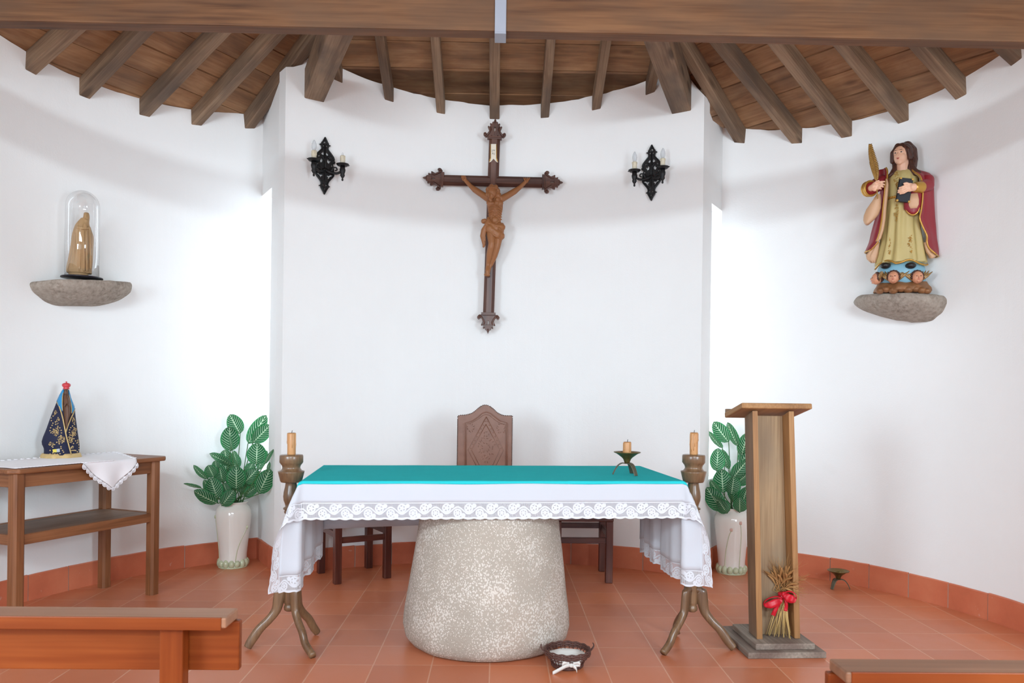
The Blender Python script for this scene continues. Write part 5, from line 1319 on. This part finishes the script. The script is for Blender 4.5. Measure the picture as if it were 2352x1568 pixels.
hem.tube([surf6(p[0], min(p[1], 1066), .004)+Vector((0, 0, q6(0, p[1])[1]-q6(0, min(p[1], 1066))[1])) for p in P], .0065, 8)
hem.build('hem_trim', M['gold'], sa, label='gilded hem of the robe')
m = MB(); m.tube([surf6(X, 288-6*sin((X-566)/86*pi), .006) for X in range(568, 654, 8)], .009, 8); m.build('collar_trim', M['gold'], sa, label='gilded collar of the robe')
m = MB(); P = [surf6(X, 545-.06*(X-470), .006) for X in range(468, 700, 6)]
for ph in (0, pi): m.tube([p+Vector((0, -.003*cos(i*.9+ph), .005*sin(i*.9+ph))) for i, p in enumerate(P)], .005, 7)
m.build('rope_belt', M['gold'], sa, label='gilded twisted rope belt')
m = MB(); rr = random.Random(9)
for X, Y, w_, h_, n_ in ((560, 400, 26, 70, 36), (556, 670, 22, 70, 34), (500, 930, 18, 66, 30), (672, 915, 30, 70, 40), (545, 350, 8, 30, 8), (660, 880, 20, 20, 10)):
    for i in range(n_):
        y = rr.uniform(-1, 1); x = rr.uniform(-1, 1)*(1-abs(y))**.8; p = surf6(X+x*w_, Y+y*h_, .0015); th = rr.uniform(0, 3)
        m.tube([p-Vector((cos(th), 0, sin(th)))*.005, p+Vector((0, -.002, 0)), p+Vector((cos(th), 0, sin(th)))*.005], [.001, .0024, .001], 5)
m.build('gilt_flowers', M['gold'], sa, label='gilded flower motifs on the robe', kind='stuff')
for X in (465, 668): m = MB(); m.ell(P6(X, 1066, -.128), (34*m6, .035, 22*m6), n=14, m=9); m.build('shoe', M['shoe'], sa, label='black shoe tip under the hem')
# cloak: right half hangs from the shoulder to the floor, left half behind the arm
Rc = [(312, 672, 740, .050), (340, 690, 816, .075), (380, 735, 846, .098), (450, 758, 855, .104), (550, 760, 858, .108), (650, 752, 860, .112), (710, 741, 862, .118), (760, 757, 866, .112), (800, 775, 868, .108), (850, 798, 872, .100), (900, 796, 880, .104), (945, 812, 888, .094), (990, 866, 892, .076)]
Lc_ = [(305, 410, 470, .050), (340, 410, 480, .066), (400, 424, 476, .082), (450, 428, 468, .086), (530, 422, 458, .090), (620, 404, 450, .094), (700, 382, 444, .098), (800, 352, 430, .104), (870, 334, 414, .108), (905, 322, 410, .108), (960, 297, 352, .090)]
def cloak_half(R, side):
    A, B, E = [], [], []; pr = smooth_line([(r[0], r[1], r[2]) for r in R], 4); dd = smooth_line([(r[3], 0, 0) for r in R], 4)
    for p, d in zip(pr, dd):
        xi, z = q6(p[1], p[0]); xo, _ = q6(p[2], p[0])
        if side < 0: xi, xo = xo, xi
        row = []
        for i in range(15):
            u = i/14; a = u*pi*.80
            x = xi+(xo-xi)*(1-cos(min(a, pi/2)))*1.0 if a < pi/2 else xo-side*.03*(1-sin(a))*2
            y = -d[0]*cos(a)*(1+.0*u) + .006*sin(u*20+z*7)*(u < .8)
            row.append(Vector((x+.003*sin(u*16+z*10), y, z)))
        A.append(row); B.append([q+Vector((-side*.006 if i else 0, .007, 0)) for i, q in enumerate(row)]); E.append(row[0])
    return A, B, E
cm, lm_, tm = MB(), MB(), MB()
for R, s in ((Rc, 1), (Lc_, -1)):
    A, B, E = cloak_half(R, s); cm.loft(A, False, closed=False); lm_.loft(B, False, closed=False); tm.tube([e+Vector((0, -.003, 0)) for e in E], .0058, 8)
    tm.tube([q+Vector((0, -.002, -.001)) for q in A[-1]], .005, 8)
# tan turned-back edge along the left half and the lining seen at the lower left
strip = []
for Y, xa, xb in ((372, 470, 480), (420, 462, 492), (500, 456, 486), (600, 446, 474), (700, 438, 466), (780, 424, 452), (850, 402, 430), (872, 392, 410)):
    strip.append([P6(xa+(xb-xa)*i/4, Y, interp([(372, -.098), (545, -.104), (872, -.128)], Y)[0]-.012*sin(pi*i/4)) for i in range(5)])
lm_.loft(strip, False, closed=False); tm.tube([r[0]+Vector((0, -.004, 0)) for r in strip], .0045, 7)
fold = []
for Y, xa, xb in ((880, 404, 418), (910, 372, 416), (950, 340, 412), (985, 310, 408), (1015, 318, 398), (1045, 352, 388)):
    fold.append([P6(xa+(xb-xa)*i/8, Y, -.070-.026*sin(pi*i/8)-.010*sin(i*2.2)) for i in range(9)])
lm_.loft(fold, False, closed=False)
rf = [[P6(xa+(xb-xa)*i/6, Y, -.075-.02*sin(pi*i/6)) for i in range(7)] for Y, xa, xb in ((880, 770, 806), (920, 780, 806), (960, 790, 830), (990, 812, 872), (1008, 816, 850))]
lm_.loft(rf, False, closed=False)
cm.build('cloak', M['cloak'], sa, solid=.005, label='crimson cloak'); lm_.build('cloak_lining', M['lining'], sa, solid=.004, label='tan lining of the cloak'); tm.build('cloak_trim', M['gold'], sa, label='gilded cloak edge')
# sleeves
m = MB(); m.loft([[P6(a+(b-a)*.5, Y, -.10)+Vector(((b-a)*m6*.5*cos(t), .03*sin(t), 0)) for t in [2*pi*i/16 for i in range(16)]] for Y, a, b in ((500, 395, 425), (550, 365, 424), (610, 325, 418), (660, 305, 400), (700, 297, 370), (725, 300, 345), (738, 308, 330))])
m.build('hanging_sleeve', M['lining'], sa, label='long tan hanging sleeve')
m = MB(); m.loft([[P6(a+(b-a)*.5, Y, -.105)+Vector(((b-a)*m6*.5*cos(t), .035*sin(t), 0)) for t in [2*pi*i/20 for i in range(20)]] for Y, a, b in ((430, 668, 745), (500, 640, 742), (560, 628, 738), (610, 630, 733), (640, 650, 722), (658, 672, 700))])
sl_ = m.build('red_sleeve', M['cloak'], sa, label='red sleeve under the book hand')
m = MB(); lo = smooth_line([(636, 500, 0), (626, 560, 0), (632, 615, 0), (655, 648, 0), (690, 660, 0), (722, 640, 0), (738, 600, 0)], 4); m.tube([P6(p[0], p[1], -.118) for p in lo], .006, 8)
m.build('sleeve_trim', M['gold'], sl_)
m = MB(); m.loft([[P6(692, Y, -.138)+Vector((w_*m6*cos(t), .006*sin(t), 0)) for t in [2*pi*i/14 for i in range(14)]] for Y, w_ in ((490, 24), (540, 32), (580, 31), (608, 20))]); m.build('sleeve_lining', M['lining'], sl_)
m = MB()
ca, cb = P6(318, 456, -.098), P6(352, 447, -.128); cd = (cb-ca).normalized(); cm3 = cd.to_track_quat('Z', 'Y').to_matrix()
m.lathe([(44*m6, -.01), (52*m6, .0), (54*m6, .012), (50*m6, .018), (53*m6, .026), (57*m6, .034), (56*m6, .042), (50*m6, .044), (44*m6, .038), (38*m6, .02), (0, .018)], ca, 28, cm3)
m.build('cuff', M['gold'], sa, label='wide gilded cuff'); 
m = MB(); m.cap(P6(745, 440, -.125), P6(712, 440, -.150), 40*m6, 34*m6, 20); m.build('cuff', M['gold'], sa, label='gilded cuff of the book hand')
m = MB(); m.cap(P6(800, 385, -.030), P6(800, 425, -.055), 44*m6, 44*m6, 18); m.cap(P6(800, 425, -.055), P6(752, 440, -.112), 44*m6, 42*m6, 18); m.build('sleeve', M['cloak'], sa, remesh=.004, smooth_it=4)
m = MB(); m.cap(P6(430, 400, -.035), P6(352, 450, -.095), 50*m6, 46*m6, 18); m.build('sleeve', M['cloak'], sa)
# hands
m = MB()
m.cap(P6(352, 446, -.135), P6(376, 434, -.150), 22*m6, 24*m6, 14); m.ell(P6(388, 432, -.152), (30*m6, 17*m6, 34*m6), Matrix.Rotation(.25, 3, 'Y'), 16, 11)
for (x0, y0, x1, y1, x2, y2, r) in ((404, 404, 432, 396, 458, 394, 8), (408, 420, 436, 412, 456, 418, 8.5), (406, 436, 430, 430, 448, 436, 8), (400, 450, 420, 448, 432, 452, 7)):
    m.cap(P6(x0, y0, -.160), P6(x1, y1, -.172), r*m6, r*.92*m6, 10); m.cap(P6(x1, y1, -.172), P6(x2, y2, -.160), r*.92*m6, r*.7*m6, 10)
m.cap(P6(380, 410, -.150), P6(398, 392, -.168), 10*m6, 8*m6, 10); m.cap(P6(398, 392, -.168), P6(412, 388, -.176), 8*m6, 6*m6, 10)
m.build('hand', M['skin'], sa, remesh=.0022, smooth_it=1, label='hand holding the palm')
m = MB()
m.cap(P6(706, 440, -.158), P6(684, 440, -.170), 26*m6, 27*m6, 14); m.ell(P6(656, 440, -.176), (38*m6, 15*m6, 30*m6), Matrix.Rotation(.15, 3, 'Y'), 16, 11)
for (x0, y0, x1, y1, x2, y2, r) in ((636, 424, 604, 436, 578, 444, 8.5), (632, 438, 600, 454, 570, 464, 9), (634, 454, 602, 470, 568, 480, 8.5), (640, 468, 612, 484, 584, 492, 7.5)):
    m.cap(P6(x0, y0, -.180), P6(x1, y1, -.190), r*m6, r*.95*m6, 10); m.cap(P6(x1, y1, -.190), P6(x2, y2, -.182), r*.95*m6, r*.7*m6, 10)
m.cap(P6(656, 418, -.178), P6(634, 408, -.190), 11*m6, 9*m6, 10); m.cap(P6(634, 408, -.190), P6(616, 410, -.194), 9*m6, 7*m6, 10)
m.build('hand', M['skin'], sa, remesh=.0022, smooth_it=1, label='hand holding the book')
m = MB(); R = Matrix.Rotation(.14, 3, 'Y') @ Matrix.Rotation(.35, 3, 'Z'); m.box(P6(616, 464, -.150), (84*m6, .030, 158*m6), R)
bk = m.build('book', M['navy_book'], sa, bevel=.003, label='dark navy closed book')
for dx, dz in ((-1, -1), (1, -1), (1, 1), (-1, 1)): m = MB(); m.box(P6(616, 464, -.150)+R @ Vector((dx*38*m6, -.008, dz*74*m6)), (12*m6, .020, 12*m6), R); m.build('corner_fitting', M['gold'], bk)
# palm frond
pm = MB(); mid = smooth_line([(342, 92, 0), (352, 170, 0), (368, 250, 0), (384, 330, 0), (394, 400, 0), (402, 530, 0)], 6)
C_ = [P6(p[0], p[1], -.160) for p in mid]; pm.tube(C_, [.003]*8+[.0045]*(len(C_)-8), 7)
for i in range(2, 27):
    c = C_[i] if i < len(C_) else C_[-1]; u = i/26
    if i >= len(C_)-7: break
    wd = 27*m6*max(0.02, sin(pi*min(1, .02+u*.97)))**.8*(.9 if u < .5 else 1)
    for s in (-1, 1):
        pm.tube([c, c+Vector((s*wd*.6, -.003, .009+.006*u)), c+Vector((s*wd, 0, .018+.012*u))], [.0045, .0075, .002], 6, flat=.5, up=(0, -1, 0))
pm.build('palm_frond', M['palm'], sa, label='gilded palm frond')
# neck, head, hair (turned to the left of the picture)
m = MB(); hd_ = P6(594, 178, -.055); R = Matrix.Rotation(-.42, 3, 'Z') @ Matrix.Rotation(-.05, 3, 'X'); fw, sd, u = R @ Vector((0, -1, 0)), R @ Vector((1, 0, 0)), R @ Vector((0, 0, 1)); r = 60*m6
m.cap(P6(606, 300, -.030), P6(604, 235, -.045), 42*m6, 36*m6, 16)
m.ell(hd_+u*r*.22-fw*r*.15, (r*.88, r*1.0, r*.98), R, 22, 16); m.ell(hd_-u*r*.32+fw*r*.10, (r*.74, r*.74, r*.92), R, 20, 14); m.ell(hd_-u*r*1.02+fw*r*.42, (r*.30, r*.26, r*.24), R, 12, 9)
m.cap(hd_+fw*r*.80+u*r*.12, hd_+fw*r*.96-u*r*.28, r*.07, r*.115, 10)
for q in (-1, 1):
    m.ell(hd_+fw*r*.48-u*r*.28+sd*q*r*.34, (r*.28, r*.24, r*.30), R, 10, 8); m.ell(hd_+sd*q*r*.80-u*r*.05, (r*.12, r*.2, r*.26), R, 10, 8)
m.ell(hd_+fw*r*.78+u*r*.22, (r*.6, r*.12, r*.10), R, 12, 8)
h = m.build('head', M['skin'], sa, remesh=.0026, smooth_it=2, label='pale painted face turned aside')
l_ = MB()
for q in (-1, 1):
    e, w_, b_ = MB(), MB(), MB(); c = hd_+fw*r*.76+u*r*.05+sd*q*r*.34; w_.ell(c, (r*.16, r*.08, r*.085), R, 10, 8); e.ell(c+fw*r*.055, (r*.085, r*.05, r*.075), R, 8, 6)
    b_.tube([hd_+fw*r*.87+u*r*.27+sd*q*r*.16, hd_+fw*r*.84+u*r*.33+sd*q*r*.34, hd_+fw*r*.68+u*r*.25+sd*q*r*.52], [r*.016, r*.022, r*.010], 6)
    w_.build('eye', M['eye_white'], h); e.build('iris', M['eye'], h); b_.build('brow', M['hair'], h)
l_.ell(hd_+fw*r*.86-u*r*.60, (r*.17, r*.05, r*.04), R, 10, 7); l_.ell(hd_+fw*r*.83-u*r*.68, (r*.12, r*.06, r*.045), R, 10, 7)
l_.build('lips', M['lips'], h)
m = MB()
m.ell(hd_+u*r*.36-fw*r*.30, (r*1.06, r*1.05, r*1.06), R, 22, 16)
for q in (-1, 1):
    m.cap(hd_+u*r*.95+fw*r*.32+sd*q*r*.22, hd_+u*r*.30+fw*r*.26+sd*q*r*.90, r*.26, r*.26, 12); m.cap(hd_+u*r*.30+fw*r*.26+sd*q*r*.90, hd_-u*r*.6+sd*q*r*.98, r*.26, r*.28, 12)
for pts in ([(650, 150, .0, 46), (676, 220, .01, 40), (668, 280, -.02, 34), (690, 310, -.04, 26), (735, 322, -.05, 14)], [(640, 230, .0, 40), (655, 290, -.035, 30), (700, 330, -.055, 18)], [(560, 230, .0, 34), (552, 290, -.02, 26), (520, 330, -.05, 18), (492, 350, -.06, 10)], [(640, 110, .0, 34), (672, 150, .01, 38), (686, 210, .015, 32), (684, 270, .005, 28)], [(566, 112, -.02, 22), (546, 150, -.025, 22), (542, 195, -.025, 22), (552, 240, -.02, 22)]):
    for (x0, y0, d0, r0), (x1, y1, d1, r1) in zip(pts, pts[1:]): m.cap(P6(x0, y0, d0), P6(x1, y1, d1), r0*m6, r1*m6, 12)
hm = m.build('hair', M['hair'], sa, remesh=.0032, smooth_it=5, label='long dark brown hair')

# ------------------------------------------------------------------ lectern
lp = atz(1809, 1512.5); lrz = radians(2.6)
le = thing('lectern', 'wooden lectern with a sloping top and open front, on a grey wooden base', 'lectern', (lp.x, lp.y, 0), lrz)
W_, D_ = .445, .505
m = MB(); m.box((0, D_/2, .0175), (W_, D_, .035)); b0 = m.build('base_plinth', M['grey_wood'], le, .005, label='worn grey lower base board')
m = MB(); m.box((.005, D_/2-.02, .0175+.0355), (W_-.105, D_-.12, .035)); m.build('base_step', M['grey_wood'], le, .005)
LT = 1.352; y0l, dl = .125, .125; ln = -.052
def panel(mb, x0, x1, ya, yb, xt0, xt1, zt_f, zt_b):
    P = [(x0, ya, .0712), (x1, ya, .0712), (x1, yb, .0712), (x0, yb, .0712), (xt0+ln, ya, zt_f), (xt1+ln, ya, zt_f), (xt1+ln, yb, zt_b), (xt0+ln, yb, zt_b)]; o = random.uniform(0, 9)
    mb.add(P, [(0, 3, 2, 1), (4, 5, 6, 7), (0, 1, 5, 4), (1, 2, 6, 5), (2, 3, 7, 6), (3, 0, 4, 7)], [(p[2]+o, p[0]+o, p[1]) for p in P])
zf, zbk = 1.372, 1.330
m = MB(); panel(m, -.128, -.094, y0l, y0l+dl, -.118, -.088, zf, zbk); m.build('side_panel', M['oak'], le, .004)
m = MB(); panel(m, .094, .128, y0l, y0l+dl, .094, .126, zf, zbk); m.build('side_panel', M['oak_edge'], le, .004)
m = MB(); panel(m, -.1275, -.0945, y0l-.0015, y0l+.002, -.1175, -.0885, zf-.002, zf-.003); m.build('front_edge', M['oak_edge'], le, label='honey-coloured front edge')
m = MB(); panel(m, -.093, .093, y0l+.085, y0l+.105, -.087, .093, zf-.03, zf-.034); m.build('back_panel', M['oak_back'], le, .002, label='weathered inner board with knots')
a = Vector((ln+.008, y0l-.045, 1.402)); b = Vector((ln+.008, y0l+.245, 1.338))
m = MB(); m.bar(a, b, .408, .032); m.build('top_board', M['oak_edge'], le, .006)
a2, b2 = b+Vector((-.2, -.004, .024)), b+Vector((.2, -.004, .024)); m = MB(); m.bar(a2, b2, .02, .03); m.build('book_ledge', M['oak'], le, .004)

# ---- wheat sheaf with red bow, leaning inside the lectern (crop scale .42105, origin 1560, 880)
wp = Vector(le.location)+Matrix.Rotation(lrz, 3, 'Z') @ Vector((.005, y0l+.035, .072)); S3 = Front(wp); q3 = lambda X, Y: S3(1560+X*.42105, 880+Y*.42105)
ws = thing('wheat_sheaf', 'small sheaf of dried wheat tied with a red bow, leaning inside the lectern', 'wheat sheaf', tuple(S3.o), S3.rz)
rr = random.Random(21); tie = q3(568, 1150); s_, e_, aw = MB(), MB(), MB()
for i in range(34):
    bx, by = rr.uniform(470, 610), rr.uniform(1352, 1408); a = q3(bx, by); tx = q3(rr.uniform(548, 590), 1150); u = (bx-470)/140
    ya, yt = rr.uniform(-.035, .030), rr.uniform(-.012, .020); za = max(.004, a[1])
    top = (q3(590-60*u+rr.uniform(-30, 30), 1100)[0], .03+rr.uniform(0, .03), q3(0, 1090)[1])
    s_.tube([(a[0], ya, za), (tx[0], yt, tie[1]), top], .0018, 5)
    ex, ez = q3(*(rr.uniform(500, 655), rr.uniform(985, 1060))); f = rr.random()
    if f > .80: ex, ez = q3(rr.uniform(460, 520), rr.uniform(1010, 1050))
    if f < .20: ex, ez = q3(rr.uniform(630, 655), rr.uniform(1075, 1150))
    st_ = Vector(top); en = Vector((ex, rr.uniform(-.05, .05) if f < .8 else .02, ez)); md = (st_+en)/2+Vector((0, 0, .018)); L = smooth_line([st_, md, en], 7)
    e_.tube(L, [.002]*5+[.004, .0066, .0072, .007, .0072, .0066, .0066, .0055, .004, .0015], 6)
    d = (L[-1]-L[-5]).normalized()
    for k in range(9):
        p = L[6+k % 8]; q = p+(d+Vector((rr.uniform(-.5, .5), rr.uniform(-.5, .5), rr.uniform(-.1, .5)))).normalized()*rr.uniform(.05, .09); aw.tube([p, q], [.0006, .0003], 4)
s_.build('straws', M['straw'], ws, kind='stuff'); e_.build('ears', M['ear'], ws, kind='stuff'); aw.build('awns', M['ear'], ws, kind='stuff')
rb_ = MB()
def ribbon(pts, w0, w1=None):
    rows_ = []
    P = smooth_line(pts, 5)
    for i, p in enumerate(P):
        wd = w0+(w1-w0)*i/(len(P)-1) if w1 is not None else w0
        d = (P[min(i+1, len(P)-1)]-P[max(i-1, 0)]).normalized(); s = Vector((-d.z, 0, d.x)); s = s.normalized() if s.length > .05 else Vector((0, 0, 1))
        rows_.append([p-s*wd, p+Vector((0, .004*sin(i), 0)), p+s*wd])
    rb_.loft(rows_, False, closed=False)
V3 = lambda X, Y, y: (q3(X, Y)[0], y, q3(X, Y)[1])
for cx_, cy_, a_, b_, ro in ((512, 1180, 50, 26, -.42), (604, 1152, 33, 29, .35)):       # the two loops, each a folded band with an open throat
    c = Vector(V3(cx_, cy_, -.052)); k3 = .42105*S3.o.length/1794*.98; R = Matrix.Rotation(ro, 3, 'Y'); rows_ = []
    for i in range(25):
        t_ = 2*pi*i/24; rows_.append([c+R @ Vector((a_*k3*cos(t_)*w_, q_, b_*k3*sin(t_)*w_)) for q_, w_ in ((.020, .92), (.004, 1.04), (-.016, .96))])
    rb_.loft(rows_, False, closed=False)
    rows_ = [[c+R @ Vector((a_*k3*u_, -.017+.006*sin(u_*5)+.004*v_, b_*k3*v_*sqrt(max(.02, 1-u_*u_)))) for v_ in (-.92, -.4, .1, .55)] for u_ in [-.95+1.9*i/12 for i in range(13)]]
    rb_.loft(rows_, False, closed=False)
ribbon([V3(566, 1150, -.046), V3(548, 1180, -.050), V3(525, 1225, -.046), V3(512, 1255, -.044)], .009, .012); ribbon([V3(574, 1150, -.046), V3(584, 1190, -.050), V3(580, 1230, -.048)], .008, .010)
rb_.ell(V3(572, 1140, -.050), (.014, .012, .016), n=12, m=8)
rb_.lathe([(.030, -.010), (.032, 0), (.030, .010)], V3(570, 1148, -.010), 20)
rb_.build('bow', M['ribbon'], ws, solid=.0014, label='red satin bow')

# ------------------------------------------------------------------ wicker basket on the floor
bp = atz(1306, 1541); bp.y += .075; bsk = thing('wicker_basket', 'small dark wicker basket with white cloth and bow, on the floor by the altar block', 'basket', (bp.x, bp.y, 0), .1)
m = MB(); R0, R1, HB = .080, .119, .078
m.lathe([(0, .002), (R0, .002), (R0+.004, .008), (R0-.002, .012), (0, .010)], n=40)
for j in range(3): m.tube([((R0+.003)*cos(a), (R0+.003)*sin(a), .012+.007*j+.002*sin(a*14+j*pi)) for a in [2*pi*i/64 for i in range(65)]], .0045, 6)
for i in range(30):
    a = 2*pi*i/30; m.tube([(R0*cos(a), R0*sin(a), .010), ((R0+.016)*cos(a+.03), (R0+.016)*sin(a+.03), .045), (R1*cos(a+.05), R1*sin(a+.05), HB)], .0026, 5)
for j in range(5): m.tube([((R1+.002*(j % 2))*cos(a), (R1+.002*(j % 2))*sin(a), HB-.008+.006*j+.0025*sin(a*15+j*pi)) for a in [2*pi*i/72 for i in range(73)]], .0048, 6)
m.tube([((R0+.024)*cos(a), (R0+.024)*sin(a), .052+.002*sin(a*15)) for a in [2*pi*i/64 for i in range(65)]], .003, 6)
m.build('basket_body', M['wicker'], bsk)
for s in (-1, 1):
    h = MB()
    for o in (-.006, .006): h.tube(smooth_line([(s*(R1-.004), o-.012, HB), (s*(R1+.018), o, HB+.016), (s*(R1+.024), o*.6, HB+.030), (s*(R1+.022), o+.01, HB+.038)], 4), .0032, 6)
    h.build('handle', M['wicker'], bsk)
m = MB(); n_ = 60
m.loft([[((r+.004*sin(7*t+j))*cos(t), (r+.004*sin(7*t+j))*sin(t), z) for t in [2*pi*i/n_ for i in range(n_)]] for j, (r, z) in enumerate(((R0-.010, .016), (R0-.002, .03), (R0+.008, .045), (R1-.014, HB-.016)))], False)
m.build('cloth_liner', M['liner'], bsk, solid=.002)
m = MB(); fy_ = -R1+.002
for pts, w_ in (([(0, fy_+.02, .040), (-.03, fy_+.004, .040), (-.07, fy_, .022), (-.10, fy_+.002, .006)], .010), ([(0, fy_+.02, .040), (.022, fy_+.006, .030), (.03, fy_+.008, .010)], .010), ([(0, fy_+.02, .042), (.03, fy_+.004, .058), (.046, fy_+.006, .044), (.01, fy_+.016, .038)], .009), ([(0, fy_+.02, .042), (-.03, fy_+.004, .060), (-.05, fy_+.006, .046), (-.01, fy_+.016, .038)], .009)):
    P = smooth_line(pts, 4); m.loft([[p+Vector((0, 0, -w_)), p+Vector((0, -.003, 0)), p+Vector((0, 0, w_))] for p in P], False, closed=False)
m.ell((0, fy_+.012, .041), (.011, .009, .011), n=10, m=7); m.build('bow', M['liner'], bsk, solid=.0014, label='white cloth bow on the front')

# ------------------------------------------------------------------ pews in the foreground (seen from behind)
def pew(xe, ye, side, length, ztop, label, post_in, dep=.098):
    """xe, ye: aisle end of the back board; side = -1 runs to the left, +1 to the right"""
    t = thing('pew', label, 'pew', (xe, ye, 0), 0, 'wooden pews in the foreground'); cx_ = side*length/2
    m = MB(); m.box((cx_, 0, ztop-.0825), (length, .026, .135)); m.build('back_board', M['pew'], t, .004)
    m = MB(); a = -.085; V = []
    z1, z0_ = ztop, ztop+.000
    m.box((cx_+side*.006, -dep/2+.014, ztop), (length-.012, dep, .028)); m.build('book_ledge', M['pew_ledge'], t, .004, label='brown ledge along the top')
    m = MB(); m.box((cx_+side*.012, -dep+.015, ztop-.002), (length-.024, .006, .034)); m.build('ledge_front', M['pew'], t, .002, label='orange brown front edge of the ledge')
    for q in (post_in, length-post_in):
        m = MB(); m.box((side*q, -.038, (ztop-.016)/2), (.062, .045, ztop-.018)); m.build('post', M['pew'], t, .004)
    m = MB(); m.box((cx_, .22, .43), (length-.06, .38, .035)); m.build('seat', M['pew'], t, .006)
    for q in (post_in, length-post_in):
        m = MB(); m.box((side*q, .36, .205), (.062, .05, .41)); m.build('leg', M['pew'], t, .004)
    return t
pl_ = atz(557, 1396, .85); pr_ = atz(1894, 1512, .80)
pew(pl_.x, pl_.y-.012, -1, 2.0, .836, 'wooden pew at the lower left, its whole back ledge in view', .165)
pew(pr_.x, pr_.y-.012, 1, 2.0, .786, 'wooden pew at the lower right corner, only its ledge showing', .25)
